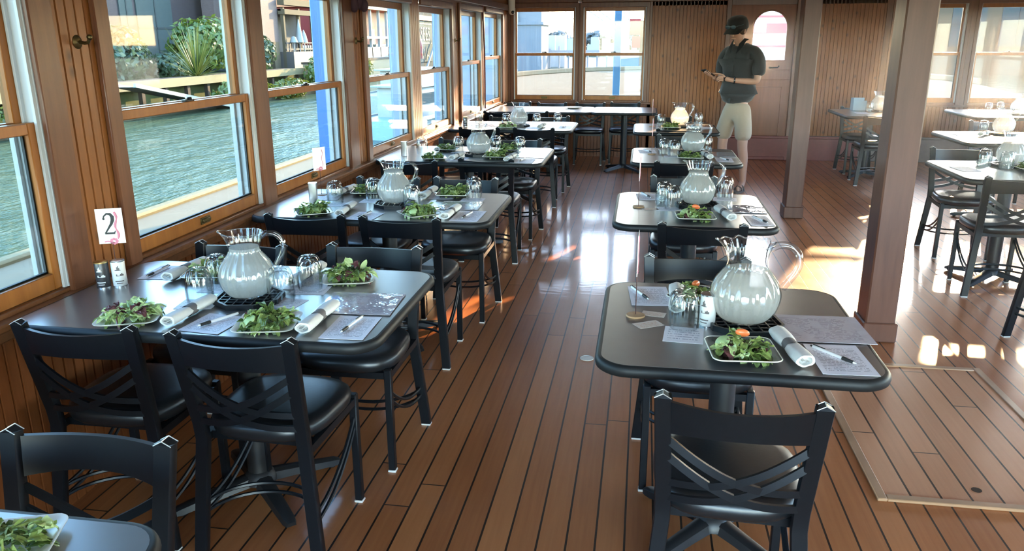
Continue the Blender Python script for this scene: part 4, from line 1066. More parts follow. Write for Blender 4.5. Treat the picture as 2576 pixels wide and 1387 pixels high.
N('shR', P(.140, -.02, 1.445), .050); N('shR2', P(.205, -.02, 1.42), .054); N('elR', P(.235, -.035, 1.185), .041); N('wrR', P(.160, .215, 1.205), .026); N('paR', P(.128, .275, 1.222), .030, .017)
N('shL', P(-.140, -.02, 1.445), .050); N('shL2', P(-.205, -.02, 1.42), .054); N('elL', P(-.235, .015, 1.17), .041); N('wrL', P(-.035, .195, 1.19), .026); N('paL', P(.020, .235, 1.205), .030, .017)
N('hpR', P(.095, -.01, .88), .075); N('knR', P(.135, .02, .49), .056); N('cfR', P(.140, -.015, .35), .053); N('anR', P(.150, -.035, .085), .035); N('ftR', P(.165, .06, .045), .036, .030); N('toR', P(.180, .155, .032), .034, .020)
N('hpL', P(-.095, -.01, .88), .075); N('knL', P(-.115, .015, .49), .056); N('cfL', P(-.120, -.020, .35), .053); N('anL', P(-.125, -.035, .085), .035); N('ftL', P(-.150, .055, .045), .036, .030); N('toL', P(-.175, .145, .032), .034, .020)
ED = [('pelvis', 'belly'), ('belly', 'chest'), ('chest', 'upch'), ('upch', 'neck'), ('neck', 'neck2'), ('neck2', 'skull'), ('skull', 'crown'), ('skull', 'jaw'),
      ('upch', 'shR'), ('shR', 'shR2'), ('shR2', 'elR'), ('elR', 'wrR'), ('wrR', 'paR'), ('upch', 'shL'), ('shL', 'shL2'), ('shL2', 'elL'), ('elL', 'wrL'), ('wrL', 'paL'),
      ('pelvis', 'hpR'), ('hpR', 'knR'), ('knR', 'cfR'), ('cfR', 'anR'), ('anR', 'ftR'), ('ftR', 'toR'), ('pelvis', 'hpL'), ('hpL', 'knL'), ('knL', 'cfL'), ('cfL', 'anL'), ('anL', 'ftL'), ('ftL', 'toL')]
body = skin_bm(nd, ED, 'pelvis')
def finger(pts, r0=.0088):
    pts = [V(p) for p in pts]; S_ = []
    for i in range(len(pts)-1):
        for k in range(3): S_.append(pts[i].lerp(pts[i+1], k/3))
    S_.append(pts[-1]); n = len(S_)
    for _ in range(2): S_ = [S_[0]]+[(S_[i-1]+S_[i]*2+S_[i+1])/4 for i in range(1, n-1)]+[S_[-1]]
    tube(body, S_, r0, 8, False, [1.05-.35*i/(n-1) if i < n-1 else .45 for i in range(n)])
# the phone lies in his right hand, tilted towards his face
pc = P(.165, .335, 1.262)
u = rv*.25+fd*.85+V((0, 0, .46)); u.normalize()              # long axis of the phone
w = rv-u*rv.dot(u); w.normalize(); nn = w.cross(u)
if nn.z < 0: nn = -nn
hp = V(nd['paR'][0])
for i, (o_, L) in enumerate(((-.026, .88), (-.008, 1.0), (.010, .95), (.027, .78))):   # fingers wrap under the phone and up its far edge
    a = hp+u*(o_)+w*.004; q = pc+u*(-.01+i*.020)
    finger([a, q-nn*.016+w*.012, q-nn*.014-w*.030*L, q+nn*.004-w*.042*L])
finger([hp+u*.004+w*.012, pc+w*.046-u*.035, pc+w*.040+nn*.012-u*.004, pc+w*.018+nn*.014+u*.010], .0098)
hl = V(nd['paL'][0])
for i, (o_, L) in enumerate(((.024, .86), (.008, 1.0), (-.009, .95), (-.026, .75))):
    dr_ = (rv*.86+fd*.42).normalized(); s_ = V((0, 0, 1))
    a = hl+s_*o_*.8+dr_*.012
    finger([a, a+dr_*.034*L+s_*.004, a+dr_*.058*L+fd*.008-s_*.004, a+dr_*.070*L+fd*.004-s_*.016])
finger([hl+V((0, 0, .014)), hl+V((0, 0, .034))+rv*.012+fd*.006, hl+V((0, 0, .046))+rv*.036+fd*.014, pc+nn*.012-w*.012-u*.030], .0098)
# face: nose, brow, ears
hc = V(nd['skull'][0]); fw = (fd*.95+V((0, 0, -.27))).normalized(); fu = (V((0, 0, 1))-fw*fw.z).normalized()
ball(body, hc+fw*.090-fu*.020, .016, (.8, 1.0, 1.5), 12, 8, Vector((0, 0, 1)).rotation_difference(fu).to_euler())
ball(body, hc+fw*.082-fu*.060, .018, (1.3, .8, .5), 12, 8)
for s in (-1, 1):
    ball(body, hc+rv*s*.083-fu*.010-fw*.005, .028, (.45, .6, 1.0), 12, 8); ball(body, hc+fw*.072+rv*s*.032+fu*.012, .014, (1, .8, .8), 10, 7)
obj('body', body, 'skin', man, ang=None)
man.children[0].data.shade_smooth()
b = BM()
for s in (-1, 1): ball(b, hc+fw*.083+rv*s*.031+fu*.006, .0075, (1, 1, .7), 10, 7)
obj('eyes', b, 'blackp', man)
b = BM(); ball(b, hc-fw*.022+fu*.022, .092, (1, 1, 1.0), 20, 14); obj('hair', b, 'hair', man)
# shirt
sn = {}
def SN(k, p, rx, ry=None): sn[k] = (tuple(p), rx, ry or rx)
SN('hem', P(0, -.01, .92), .186, .150); SN('waist', P(0, 0, 1.05), .184, .152); SN('rib', P(0, 0, 1.22), .190, .155); SN('ch', P(0, -.01, 1.36), .182, .145); SN('up', P(0, -.02, 1.475), .135, .118); SN('col', P(0, -.004, 1.55), .082, .080)
SN('sR', P(.150, -.02, 1.485), .080); SN('aR', P(.215, -.02, 1.41), .078); SN('cR', P(.240, -.035, 1.22), .073)
SN('sL', P(-.150, -.02, 1.485), .080); SN('aL', P(-.215, -.015, 1.41), .078); SN('cL', P(-.240, .005, 1.22), .073)
b = skin_bm(sn, [('hem', 'waist'), ('waist', 'rib'), ('rib', 'ch'), ('ch', 'up'), ('up', 'col'), ('up', 'sR'), ('sR', 'aR'), ('aR', 'cR'), ('up', 'sL'), ('sL', 'aL'), ('aL', 'cL')], 'rib')
sh = obj('shirt', b, 'shirt', man, ang=None); sh.data.shade_smooth()
b = BM()        # open collar and placket
for s in (-1, 1):
    v = [b.verts.new(P(s*x, f_, z)) for x, f_, z in ((.070, -.03, 1.600), (.082, .045, 1.580), (.080, .110, 1.515), (.030, .138, 1.455), (.036, .100, 1.555), (.060, .040, 1.612))]
    b.faces.new(v)
bmesh.ops.solidify(b, geom=b.faces[:], thickness=.006)
obj('collar', b, 'shirt', sh)
b = BM(); rail(b, [P(0, .118, 1.42), P(0, .138, 1.34), P(0, .146, 1.20), P(0, .150, 1.05), P(0, .156, .95)], .030, .004, tuple(fd), 0)
for z in (1.38, 1.27, 1.16, 1.05): ball(b, P(0, .152 if z < 1.3 else .140, z), .005, (1, 1, 1), 8, 6)
obj('button_placket', b, 'shirt', sh)
# V of skin is the body seen through the collar; shorts
sn = {}
SN('w', P(0, -.01, 1.0), .150, .125); SN('c', P(0, -.01, .87), .165, .135)
SN('tR', P(.098, -.005, .80), .105); SN('kR', P(.128, .015, .645), .098); SN('eR', P(.135, .02, .535), .094)
SN('tL', P(-.098, -.005, .80), .105); SN('kL', P(-.112, .01, .645), .098); SN('eL', P(-.116, .015, .535), .094)
b = skin_bm(sn, [('w', 'c'), ('c', 'tR'), ('tR', 'kR'), ('kR', 'eR'), ('c', 'tL'), ('tL', 'kL'), ('kL', 'eL')], 'c')
o = obj('shorts', b, 'shorts', man, ang=None); o.data.shade_smooth()
# cap with sunglasses resting on the brim
b = BM(); prof = [(.110, -.022), (.112, .010), (.108, .045), (.094, .080), (.062, .102), (.02, .111), (.003, .112)]
lathe(b, prof, 28, None, True, True)
mt = Matrix((rv.to_3d(), fw, fu)).transposed().to_4x4()
bmesh.ops.transform(b, matrix=Matrix.Translation(hc+fu*.038-fw*.010) @ mt, verts=b.verts[:]); cp = obj('baseball_cap', b, 'cap', man)
b = BM(); top = []
for i in range(17):
    a = R(18+144*i/16); ca, sa = math.cos(a), math.sin(a)
    top.append((b.verts.new((.108*ca, .100*sa, 0)), b.verts.new((.094*ca, .100+.095*sa, -.020-.020*abs(ca)))))
for A, B_ in zip(top, top[1:]): b.faces.new((A[0], B_[0], B_[1], A[1]))
bmesh.ops.solidify(b, geom=b.faces[:], thickness=.004)
bmesh.ops.transform(b, matrix=Matrix.Translation(hc+fu*.034-fw*.010) @ mt, verts=b.verts[:]); obj('cap_brim', b, 'cap', cp)
b = BM()
for s in (-1, 1):
    ball(b, (s*.034, .128, .026), .030, (1.0, .22, .72), 14, 8); tube(b, [(s*.064, .122, .030), (s*.096, .06, .030), (s*.106, -.02, .030)], .003, 6)
tube(b, [(-.01, .130, .032), (.01, .130, .032)], .004, 6)
bmesh.ops.transform(b, matrix=Matrix.Translation(hc+fu*.040-fw*.008) @ mt, verts=b.verts[:]); tag(obj('sunglasses', b, 'tint', None, (MX, MY, 0)), 'dark sunglasses resting on the black cap brim', 'sunglasses')
b = BM(); wl = V(nd['wrL'][0]); ax = (wl-V(nd['elL'][0])).normalized()
pts = []
e1 = ax.orthogonal().normalized(); e2 = ax.cross(e1)
tube(b, [wl-ax*.03+e1*.031*math.cos(t)+e2*.031*math.sin(t) for t in [2*PI*i/20 for i in range(20)]], .008, 6, True); obj('wrist_watch', b, 'blackp', man)
# sandals
for s, an, ft, to in ((1, 'anR', 'ftR', 'toR'), (-1, 'anL', 'ftL', 'toL')):
    b = BM(); A, T_ = V(nd[an][0]), V(nd[to][0]); A.z = T_.z = 0; dr_ = (T_-A).normalized(); sd_ = V((dr_.y, -dr_.x, 0)); L = (T_-A).length
    pl = []
    for i in range(24):
        t = 2*PI*i/24; x = math.cos(t); pl.append(A+dr_*(L*.5+x*(L*.5+.048))+sd_*.046*math.sin(t)*(1+.15*x))
    prism(b, [(p.x, p.y) for p in pl], 0.0, .022)
    for f_ in (.45, .78):
        c = A+dr_*L*f_; tube(b, [c+sd_*.046*math.cos(t)+V((0, 0, .02+.055*math.sin(t)*(1.2-f_*.5))) for t in [PI*i/10 for i in range(11)]], .008, 6)
    obj('sandal', b, 'greyb', man)
ph = empty('mobile_phone', 'black mobile phone held in the standing man\'s hands', 'phone', (MX, MY, 0))
mp_ = Matrix((w, u, nn)).transposed().to_4x4()
b = BM(); box(b, (0, 0, 0), (.074, .150, .009), None, .003, 2); bmesh.ops.transform(b, matrix=Matrix.Translation(pc) @ mp_, verts=b.verts[:]); obj('phone_body', b, 'blackp', ph)
b = BM(); box(b, (0, 0, .0049), (.066, .138, .0006)); bmesh.ops.transform(b, matrix=Matrix.Translation(pc) @ mp_, verts=b.verts[:]); obj('phone_screen', b, 'tint', ph)

# ------------------------------------------------------------------ outside
WZ = -1.22
b = BM(); bx(b, -350, 400, -120, 420, WZ-.02, WZ); o = struct('water', b, 'water', 'rippled green harbour water around the boat', 'water'); o['kind'] = 'stuff'
b = BM(); bx(b, -2.1, 5.2, YB-3, YF+.1, -.7, -.11); struct('trim_2', b, 'bwh', 'pale blue hull below the dining deck', 'hull')
# side deck on the left
b = BM(); bx(b, -4.45, -2.14, -4, 11.6, -.25, .08, .02); sdk = struct('trim_3', b, 'dock', 'tan side deck outside the left windows', 'deck')
b = BM(); bx(b, -4.52, -4.40, -4, 11.6, -.30, .12, .02); obj('deck_edge', b, 'dedge', sdk)
# foredeck
b = BM(); pl = [(5.6, 11.56), (6.6, 17.5)]+[(1.55+5.05*math.cos(R(a)), 17.5+8.0*math.sin(R(a))) for a in range(6, 175, 6)]+[(-3.5, 17.5), (-2.4, 11.56)]
prism(b, pl, .1, .72); fdk = struct('trim_4', b, 'fore', 'cream painted foredeck beyond the far windows', 'deck')
b = BM(); rail(b, [(x, y, .78) for x, y in pl[1:-1]], .10, .12, (0, 0, 1), .02); obj('toe_rail', b, 'fore', fdk)
# pale blue pilasters outside the mullions
for i, (y, wd_, lab) in enumerate([(2.63, .18, 'outside the first wood panel'), (4.24, .19, 'between the first window pair'), (5.58, .19, 'beside the vivid blue post'), (7.05, .19, 'between the second window pair'), (8.50, .19, 'outside the third post'), (9.70, .16, 'between the last window pair'), (11.1, .2, 'outside the far left corner')]):
    b = BM(); x = onB(y)[0] if y > 5.36 else -1.97
    bx(b, x-.26, x-.145, y-wd_/2, y+wd_/2, -.1, 2.5, .008); bx(b, x-.275, x-.26, y-wd_/2+.02, y-wd_/2+.05, -.1, 2.5); bx(b, x-.275, x-.26, y+wd_/2-.05, y+wd_/2-.02, -.1, 2.5)
    tag(obj('outer_pilaster', b, 'bwh'), 'pale blue outer pilaster %s' % lab, 'pilaster', 'outer pilasters')
b = BM(); bx(b, -2.83, -2.69, 6.72, 6.88, .08, 2.8, .01); tag(obj('deck_post', b, 'blue'), 'vivid blue square post standing on the side deck', 'post')
b = BM(); bx(b, -.485, -.375, 12.95, 13.06, .72, 3.2, .01); tag(obj('foredeck_post', b, 'lblue'), 'bright blue post on the foredeck beyond the far window', 'post')
b = BM(); bx(b, -2.55, -2.15, YB-3, YF+.2, 2.58, 2.64); bx(b, -2.2, 6.0, YB-3, YF+1.0, 2.42, 2.6); struct('trim_5', b, 'wht', 'white roof deck above the dining room', 'roof')

# left bank
b = BM(); bx(b, -60, -19.6, 5, 130, WZ+.002, -.12); struct('ground', b, 'bank', 'grassy bank across the water', 'bank')
b = BM(); bx(b, -19.0, -18.8, 8, 44.8, WZ+.002, -.72); bx(b, -18.8, -18.2, 37, 44.8, WZ+.002, -1.0); tag(obj('muddy_shore', b, 'sand'), 'sandy strip at the foot of the bank', 'shore')
wr = empty('boardwalk', 'weathered timber boardwalk along the opposite bank', 'boardwalk', (-19.4, 0, 0))
b = BM(); bx(b, -.9, .35, 12, 44, .02, .12); obj('walk_boards', b, 'timb', wr)
b = BM(); bx(b, .30, .40, 12, 44, -.18, .16); obj('edge_beam', b, 'dedge', wr)
b = BM()
for i in range(20): bx(b, .05, .22, 12.5+i*1.62, 12.7+i*1.62, WZ, .02)
obj('piles', b, 'timb', wr)
def foliage(name, mat, c, s, n, lw, label, cat, group='shrubs on the opposite bank', seed=0, trunk=0):
    rg = random.Random(seed); b = BM()
    for i in range(n):
        while True:
            p = V((rg.uniform(-1, 1), rg.uniform(-1, 1), rg.uniform(-1, 1)))
            if .35 < p.length < 1: break
        p *= (1+.12*math.sin(p.x*7+p.z*5+seed))
        q = V((p.x*s[0], p.y*s[1], p.z*s[2])); nrm = (p+V((rg.uniform(-.8, .8), rg.uniform(-.8, .8), rg.uniform(-.4, .9)))).normalized()
        u_ = nrm.orthogonal().normalized(); u_.rotate(Matrix.Rotation(rg.uniform(0, 6), 3, nrm)); w_ = nrm.cross(u_); k = lw*rg.uniform(.6, 1.3)
        b.faces.new([b.verts.new(q+u_*k*x+w_*k*y*.55) for x, y in ((-1, 0), (0, -1), (1, 0), (0, 1))])
    r = empty(name, label, cat, c, 0, group); obj('foliage', b, mat, r, ang=None)
    b = BM(); zb = -s[2]-trunk
    for i in range(5):
        a = i*1.256; tube(b, [(0.04*math.cos(a), .04*math.sin(a), zb), (s[0]*.3*math.cos(a), s[1]*.3*math.sin(a), 0), (s[0]*.5*math.cos(a), s[1]*.5*math.sin(a), s[2]*.4)], .05, 5)
    obj('branches', b, 'bark', r); return r
foliage('shrub', 'bush', (-22, 38.8, 1.45), (1.6, 2.2, 1.35), 2600, .16, 'round bright green bush by the brick building', 'bush', seed=1)
foliage('shrub', 'bushd', (-21.6, 42.7, .95), (1.3, 1.5, 1.15), 1800, .15, 'dark feathery shrub right of the round bush', 'bush', seed=2)
foliage('shrub', 'bushd', (-23, 33.2, .95), (1.2, 1.3, 1.35), 1500, .15, 'dark green shrub between two pale reflection panels', 'bush', seed=3)
foliage('shrub', 'bushd', (-22, 35.3, .45), (1.1, 1.1, .7), 1400, .13, 'low dark shrub behind the palm', 'bush', seed=4)
for i, (x, y, z, sx, sy, sz, m, lab) in enumerate([(-18.2, 35.0, -.62, .6, 2.6, .6, 'bushy', 'yellow green reeds below the palm'), (-18.0, 39.6, -.72, .6, 2.0, .5, 'bushy', 'yellow green reeds beside the window mullion'), (-18.1, 44.0, -.2, .8, 1.4, 1.0, 'bush', 'tall green shrub at the left of the tan retaining wall'),
    (-18.2, 46.6, -.55, .7, 1.7, .65, 'bushy', 'bright yellow green shrub in front of the tan retaining wall'), (-18.1, 50.2, -.2, .75, 1.6, .95, 'bushy', 'olive shrub beside the vivid blue post'), (-18.3, 22.5, -.55, .6, 2.0, .5, 'bushy', 'yellow grass tuft outside the leftmost window')]):
    foliage('shrub', m, (x, y, z), (sx, sy, sz), 1500, .11, lab, 'bush', seed=10+i)
pm_ = empty('palm_plant', 'spiky yellow green palm on the opposite bank', 'palm', (-19.9, 34.0, .05))
b = BM(); rg = random.Random(5)
for i in range(190):
    az = rg.uniform(0, 2*PI); el = R(rg.uniform(8, 85)); L = rg.uniform(1.7, 2.7); dv = V((math.cos(az)*math.cos(el), math.sin(az)*math.cos(el), math.sin(el))); sv = V((-math.sin(az), math.cos(az), 0))
    pr = None
    for k in range(5):
        t = k/4; p = dv*L*t+V((0, 0, -.35*t*t*math.cos(el))); wdt = .032*(1-t)+.004; cur = (b.verts.new(p-sv*wdt), b.verts.new(p+sv*wdt))
        if pr: b.faces.new((pr[0], pr[1], cur[1], cur[0]))
        pr = cur
obj('fronds', b, 'palm', pm_, ang=None)
b = BM(); cyl(b, (0, 0, -.3), (0, 0, .12), .16, 12, .12); obj('palm_trunk', b, 'bark', pm_)
gw = empty('gangway', 'aluminium gangway sloping down from the bank to the water', 'gangway', (-18.6, 0, 0))
for dx in (0, .85):
    b = BM(); rail(b, [(dx, 26.2, .12), (dx, 34.0, -1.30)], .10, .14); obj('gangway_rail', b, 'alu', gw)
b = BM(); rail(b, [(.42, 26.2, .05), (.42, 34.0, -1.36)], .80, .03); obj('gangway_deck', b, 'conc', gw)
bl = empty('brick_building', 'purple brick building across the water, with pale panels imitating window reflections', 'building', (-26, 0, 0))
b = BM(); bx(b, -6, 0, 30, 49, -.2, 7); obj('brick_wall', b, 'brick', bl)
b = BM(); bx(b, 0, .12, 30, 44.4, -.2, .35); obj('stone_base', b, 'conc', bl)
for y0, y1 in ((34.4, 36.6), (37.9, 39.0), (39.3, 42.5)):
    b = BM(); bx(b, .0, .06, y0, y1, .55, 4.8); refl = obj('pane_reflection', b, 'winp', bl)  # pale panels stand in for reflections in the left window panes
    b = BM(); bx(b, .05, .09, y0, y1, 2.25, 2.35); bx(b, .05, .09, (y0+y1)/2-.04, (y0+y1)/2+.04, .55, 4.8); obj('grid_bar', b, 'conc', refl)
bp = empty('pink_brick_wall', 'pink brick gable wall behind the second window', 'building', (-22.5, 0, 0))
b = BM(); bx(b, -3, 0, 44.9, 48.4, 1.55, 6.5); obj('gable_wall', b, 'pbrick', bp)
b = BM(); bx(b, -.25, .02, 47.5, 48.3, -.1, 1.56); bx(b, -.25, .02, 45.0, 45.5, -.1, 1.56); obj('stone_pier', b, 'ply', bp)
b = BM(); bx(b, -3, -.6, 44.9, 48.3, -.1, 1.5); obj('dark_basement', b, 'conc', bp)
pg = empty('pergola', 'open timber pergola with dark back across the water', 'pergola', (-22.3, 0, 0))
for y in (48.7, 51.0, 53.2, 55.4):
    b = BM(); bx(b, -.1, .1, y-.11, y+.11, -.1, 3.6); obj('pergola_post', b, 'ply', pg)
b = BM(); bx(b, -.2, .25, 48.5, 56, 3.2, 3.5); bx(b, -.2, .25, 48.5, 56, 3.75, 4.1); obj('pergola_beam', b, 'ply', pg)
b = BM(); bx(b, -2.6, -2.3, 48.5, 56, -.1, 3.4); bx(b, -2.3, 0, 48.5, 56, 3.4, 3.5); obj('pergola_back', b, 'drk', pg)
b = BM(); bx(b, .05, .15, 48.6, 56, 1.05, 1.15); bx(b, .05, .15, 48.6, 56, 1.45, 1.52)
for i in range(18): bx(b, .07, .12, 48.7+i*.4, 48.76+i*.4, .9, 1.5)
obj('pergola_railing', b, 'drk', pg)
b = BM(); bx(b, -.3, .0, 48.6, 56, -.1, .95); obj('pergola_plinth', b, 'greyb', pg)
for y, h_ in ((50.3, 2.0), (51.0, 1.35), (49.4, .95)):
    b = BM(); lathe(b, [(.03, .95), (.03, 1.5), (.26, 1.52), (.16, 1.5+h_*.35), (.02, .95+h_)], 10); obj('folded_parasol', b, 'wht', pg, (.3, y, 0))
b = BM(); bx(b, 0, .6, 48.6, 56, -.1, .95); obj('pergola_step', b, 'greyb', pg)
rw = empty('retaining_wall', 'tan block retaining wall below the pergola', 'wall', (-19.8, 0, 0))
b = BM(); bx(b, .2, .7, 45, 82, WZ+.002, .30); obj('wall_blocks', b, 'tan', rw)
b = BM(); bx(b, .1, .76, 45, 82, .30, .42); obj('coping', b, 'timb', rw)
rb = empty('red_boathouse', 'red boathouse with white posts behind the third left window', 'building', (-22, 0, 0))
b = BM(); bx(b, -5, -1.6, 58, 78, 1.3, 4.0); obj('red_wall', b, 'redp', rb)
for i in range(9):
    b = BM(); bx(b, -.1, .1, 60+i*2.1, 60.2+i*2.1, .3, 4.0); obj('white_post', b, 'wht', rb)
b = BM(); bx(b, -5, .4, 57.5, 79, 4.0, 4.5); obj('boathouse_roof', b, 'orng', rb)
b = BM(); bx(b, -.2, .2, 58, 78, 1.75, 1.95); obj('white_rail', b, 'wht', rb)
b = BM(); bx(b, -1.4, .1, 58, 78, .3, 1.1); obj('white_base', b, 'wht', rb)

def boat(name, label, loc, rz, L, Bm, hh, hull, cab=True, scale=1):
    r = empty(name, label, 'boat', loc, rz); b = BM(); st = []
    for i in range(13):
        t = i/12; x = -L/2+L*t; w_ = Bm/2*(1-max(0, (t-.55)/.45)**2.2); zt = hh*(1+.25*t*t)
        st.append([b.verts.new((x, s*w_*k, z)) for s, k, z in ((-1, 1, zt), (-1, .82, 0), (0, .05, -.25), (1, .82, 0), (1, 1, zt))])
    for A, B_ in zip(st, st[1:]):
        for j in range(4): b.faces.new((A[j], A[j+1], B_[j+1], B_[j]))
        b.faces.new((A[4], A[0], B_[0], B_[4]))
    b.faces.new(st[0]); obj('hull', b, hull, r, ang=40)
    b = BM(); rail(b, [(s[0].co.x, s[0].co.y, s[0].co.z) for s in []] or [(-L/2, -Bm/2, hh), (L*.1, -Bm/2, hh*1.06)], .08, .1); rail(b, [(-L/2, Bm/2, hh), (L*.1, Bm/2, hh*1.06)], .08, .1); obj('gunwale', b, 'wht', r)
    if cab:
        b = BM(); bx(b, -L*.25, L*.18, -Bm*.36, Bm*.36, hh*.9, hh*.9+.95, .06, 2); c = obj('cabin', b, 'wht', r)
        b = BM(); bx(b, -L*.2, L*.13, -Bm*.365, Bm*.365, hh*.9+.45, hh*.9+.78); obj('cabin_window', b, 'tint', c)
        b = BM(); bx(b, -L*.3, L*.22, -Bm*.4, Bm*.4, hh*.9+.95, hh*.9+1.02, .02); obj('cabin_roof', b, 'wht', c)
    return r
boat('motorboat', 'white motorboat with grey blue hull outside the third left window', (-7.2, 25.0, WZ), R(80), 5.0, 1.9, .55, 'hullb')
boat('motorboat', 'white launch moored behind the lettered sign', (-9.5, 33, WZ), R(85), 7.0, 2.2, .8, 'wht')
boat('motorboat', 'white cabin cruiser outside the fifth left window', (-8.2, 43, WZ), R(85), 8.0, 2.6, 1.1, 'wht')
pn = empty('pontoon', 'grey floating pontoon with a ladder and kiosk outside the fourth window', 'pontoon', (-12, 46, WZ))
b = BM(); bx(b, -1.6, 2.2, -3.5, 8, 0, .5); obj('pontoon_deck', b, 'conc', pn)
b = BM(); bx(b, -1.4, -.4, -2.6, 1.3, .5, 4.6); obj('kiosk', b, 'conc', pn)
b = BM(); bx(b, -1.5, -.2, -2.9, 1.6, 3.9, 4.15); obj('orange_band', b, 'orng', pn)
b = BM(); rail(b, [(-.1, -2.4, .6), (-.1, 1.0, 2.9)], .08, .10); rail(b, [(.3, -2.4, .6), (.3, 1.0, 2.9)], .08, .10); obj('ladder_rail', b, 'wht', pn)
# lettered board on the kiosk
sg = empty('lettered_sign', 'grey sign board with dark letters and a red bottle shape', 'sign', (-12.36, 45.4, 1.55))
b = BM(); bx(b, 0, .05, -1.9, 1.6, -1.1, 1.1); obj('sign_board', b, 'winp', sg)
def text(s, size, loc, mat, parent, rot):
    cu = bpy.data.curves.new('txt', 'FONT'); cu.body = s; cu.size = size; cu.extrude = .01; cu.align_x = 'CENTER'
    o = bpy.data.objects.new('t', cu); C.objects.link(o); bpy.context.view_layer.update()
    me = bpy.data.meshes.new_from_object(o.evaluated_get(bpy.context.evaluated_depsgraph_get())); bpy.data.objects.remove(o)
    me.materials.clear(); me.materials.append(MT[mat]); t = bpy.data.objects.new('lettering', me); C.objects.link(t); t.parent = parent; t.location = loc; t.rotation_euler = rot; return t
text('SEES', 1.05, (.06, -.1, .05), 'ink', sg, (PI/2, 0, PI/2)); text('WA', .9, (.06, -.1, -1.0), 'ink', sg, (PI/2, 0, PI/2))
b = BM(); lathe(b, [(.16, -.9), (.18, -.4), (.16, -.1), (.06, .15), (.06, .5)], 12); obj('red_bottle', b, 'redp', sg, (.1, -1.5, 0))
b = BM(); bx(b, .05, .07, -1.2, 1.3, .92, .98); bx(b, .05, .07, -1.2, 1.3, -.12, -.06); obj('sign_line', b, 'ink', sg)
ns = empty('letter_board', 'white board with the letter N outside the last left window', 'sign', (-12.88, 77.75, 3.92))
b = BM(); bx(b, -.8, .9, 0, .1, -.9, .9); obj('sign_board', b, 'wht', ns); text('N', 1.5, (0.1, -.02, -.5), 'lblue', ns, (PI/2, 0, 0))
b = BM(); bx(b, -14, -9.8, 78, 84, WZ, 3.0); bx(b, -14.2, -9.6, 77.8, 84.2, 3.0, 3.25); bx(b, -14, -9.8, 78, 84, 3.25, 6); tag(obj('grey_shed', b, 'sgrey'), 'grey waterside shed outside the last left windows', 'building')
# the far shore seen through the end windows and door
b = BM(); bx(b, -160, 200, 150, 260, WZ+.002, .35); struct('ground', b, 'sand', 'low far shore across the harbour', 'shore')
for i in range(16):
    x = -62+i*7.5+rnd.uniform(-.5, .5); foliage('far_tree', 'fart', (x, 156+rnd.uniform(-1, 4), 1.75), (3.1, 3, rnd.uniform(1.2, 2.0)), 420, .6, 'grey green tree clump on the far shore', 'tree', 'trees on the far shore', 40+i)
tw = empty('concrete_tower', 'grey concrete tower on the far shore, left pane', 'tower', (-13.1, 90, WZ))
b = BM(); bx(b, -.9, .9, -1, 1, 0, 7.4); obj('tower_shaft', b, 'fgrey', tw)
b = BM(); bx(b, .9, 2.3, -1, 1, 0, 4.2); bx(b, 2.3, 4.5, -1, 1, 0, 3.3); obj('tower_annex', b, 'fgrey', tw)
jt = empty('far_jetty', 'timber jetty with piles and clutter on the far shore', 'jetty', (-9, 86, WZ))
b = BM(); bx(b, -8, 16, -.6, .6, 1.5, 1.8)
for i in range(24): bx(b, -8+i, -7.82+i, -.1, .1, 0, 1.5+rnd.uniform(.2, 1.6))
obj('jetty_frame', b, 'steelg', jt)
b = BM()
for i in range(26): x = rnd.uniform(-8, 15); h_ = rnd.uniform(.3, 1.5); q = .3+.008*i; bx(b, x, x+rnd.uniform(.3, .9), -q, q, 1.8, 1.8+h_)
obj('jetty_clutter', b, 'fgrey', jt)
crn = empty('crane', 'lattice crane boom against the white sky', 'crane', (0, 80, 0))
b = BM(); A0, A1 = V((-6.2, 0, 4.75)), V((-2.6, 0, 2.35)); B0, B1 = A0+V((.45, 0, .45)), A1+V((.25, 0, .35))
rail(b, [A0, A1], .09, .09); rail(b, [B0, B1], .09, .09)
for i in range(11):
    t = i/11; p = A0.lerp(A1, t); q = B0.lerp(B1, min(1, t+.045)); p2 = A0.lerp(A1, min(1, t+.09)); rail(b, [p, q], .05, .05, (0, 1, 0)); rail(b, [q, p2], .05, .05, (0, 1, 0))
obj('boom', b, 'steelg', crn)
b = BM(); bx(b, -2.7, -1.6, -.6, .6, WZ, 2.6); obj('crane_base', b, 'fgrey', crn)
b = BM(); tube(b, [(-8.9, 0, 5.3), (-5.6, 0, 2.4), (-2.6, 0, 1.9)], .03, 5); tube(b, [(-2.0, 0, 6), (-2.2, 0, 2.4)], .05, 5); tube(b, [(-1.6, 0, 6), (-1.7, 0, 2.4)], .05, 5); obj('guy_wire', b, 'steelg', crn)
rs = empty('channel_marker', 'tan pole with two red boards and a blue boat below', 'marker', (-.2, 40, WZ))
b = BM(); bx(b, -.08, .35, 0, .3, 0, 3.7); obj('marker_pole', b, 'ply', rs)
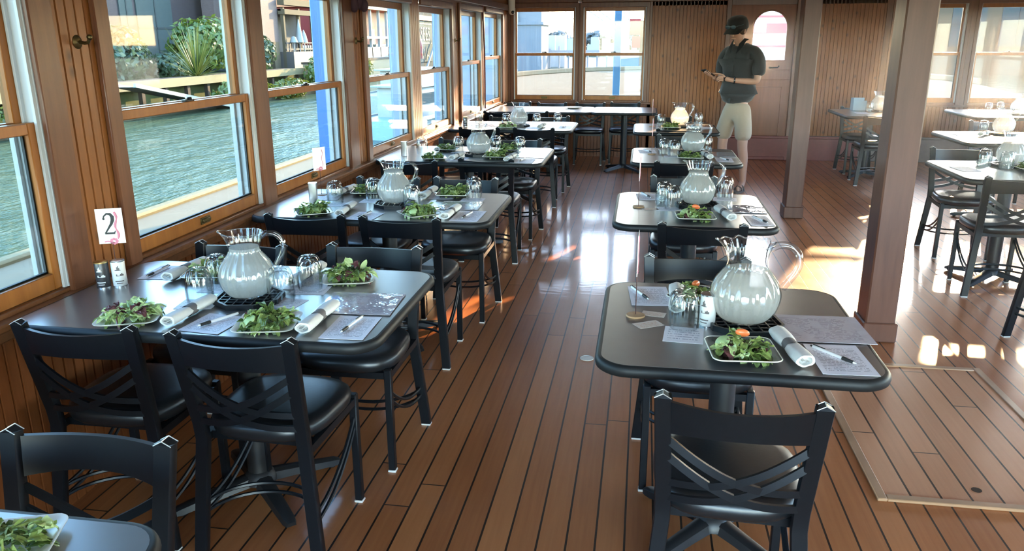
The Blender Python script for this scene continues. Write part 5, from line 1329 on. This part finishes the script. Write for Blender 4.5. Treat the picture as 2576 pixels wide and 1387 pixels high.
b = BM(); bx(b, -.58, -.05, -.1, .0, 3.05, 3.78); bx(b, -.44, -.05, -.1, 0, 2.45, 2.98); obj('red_board', b, 'redp', rs)
boat('blue_boat', 'blue boat moored below the red boards', (-.3, 43, WZ), 0, 2.6, 1.2, 1.9, 'blue', False)
fb = empty('banner_boat', 'white boat with red and blue stripes seen through the arched door window', 'boat', (4.3, 30, WZ))
b = BM(); bx(b, -3, 3, 0, 2.5, 0, 3.0); obj('white_side', b, 'wht', fb)
b = BM(); bx(b, -3, 3, -.03, 0, 3.02, 3.35); bx(b, -2.2, 2.4, -.03, 0, 2.55, 2.62); bx(b, -1.5, .9, -.03, 0, 3.55, 3.62); obj('red_stripe', b, 'redp', fb)
b = BM(); bx(b, -3, 3, 0, 2.5, 3.0, 3.8); obj('upper_side', b, 'wht', fb)
b = BM(); bx(b, -.56, -.16, -.05, -.03, 3.04, 3.33); obj('blue_square', b, 'lblue', fb)
wh = empty('warehouse', 'pale warehouse with gridded windows beyond the right end windows', 'building', (24, 70, WZ))
b = BM(); bx(b, -9, 16, 0, 8, 0, 9); obj('warehouse_wall', b, 'ply', wh)
for i in range(6):
    b = BM(); bx(b, -7.5+i*3.6, -5.0+i*3.6, -.06, 0, 2.2, 5.6); g = obj('warehouse_window', b, 'winp', wh)
    b = BM(); bx(b, -6.3+i*3.6, -6.2+i*3.6, -.1, -.06, 2.2, 5.6); bx(b, -7.5+i*3.6, -5+i*3.6, -.1, -.06, 3.85, 3.95); obj('grid_bar', b, 'conc', g)

# scattering volume added on the right, standing in for lens glare
t = NT('glare_veil_volume'); t.t.nodes.remove(t.p)
vs = t.n('ShaderNodeVolumeScatter'); vs.inputs['Density'].default_value = .013; vs.inputs['Anisotropy'].default_value = .72; vs.inputs['Color'].default_value = (1, .97, .96, 1)
t.l(vs.outputs[0], t.out.inputs['Volume']); MT['glare_veil'] = t.m
b = BM(); bx(b, .95, 5.0, -1.0, 11.3, .80, 2.34); o = obj('glare_veil', b, 'glare_veil', ang=None); tag(o, 'added thin volume standing in for lens glare, right side of the room', 'glare_veil', None, 'stuff')
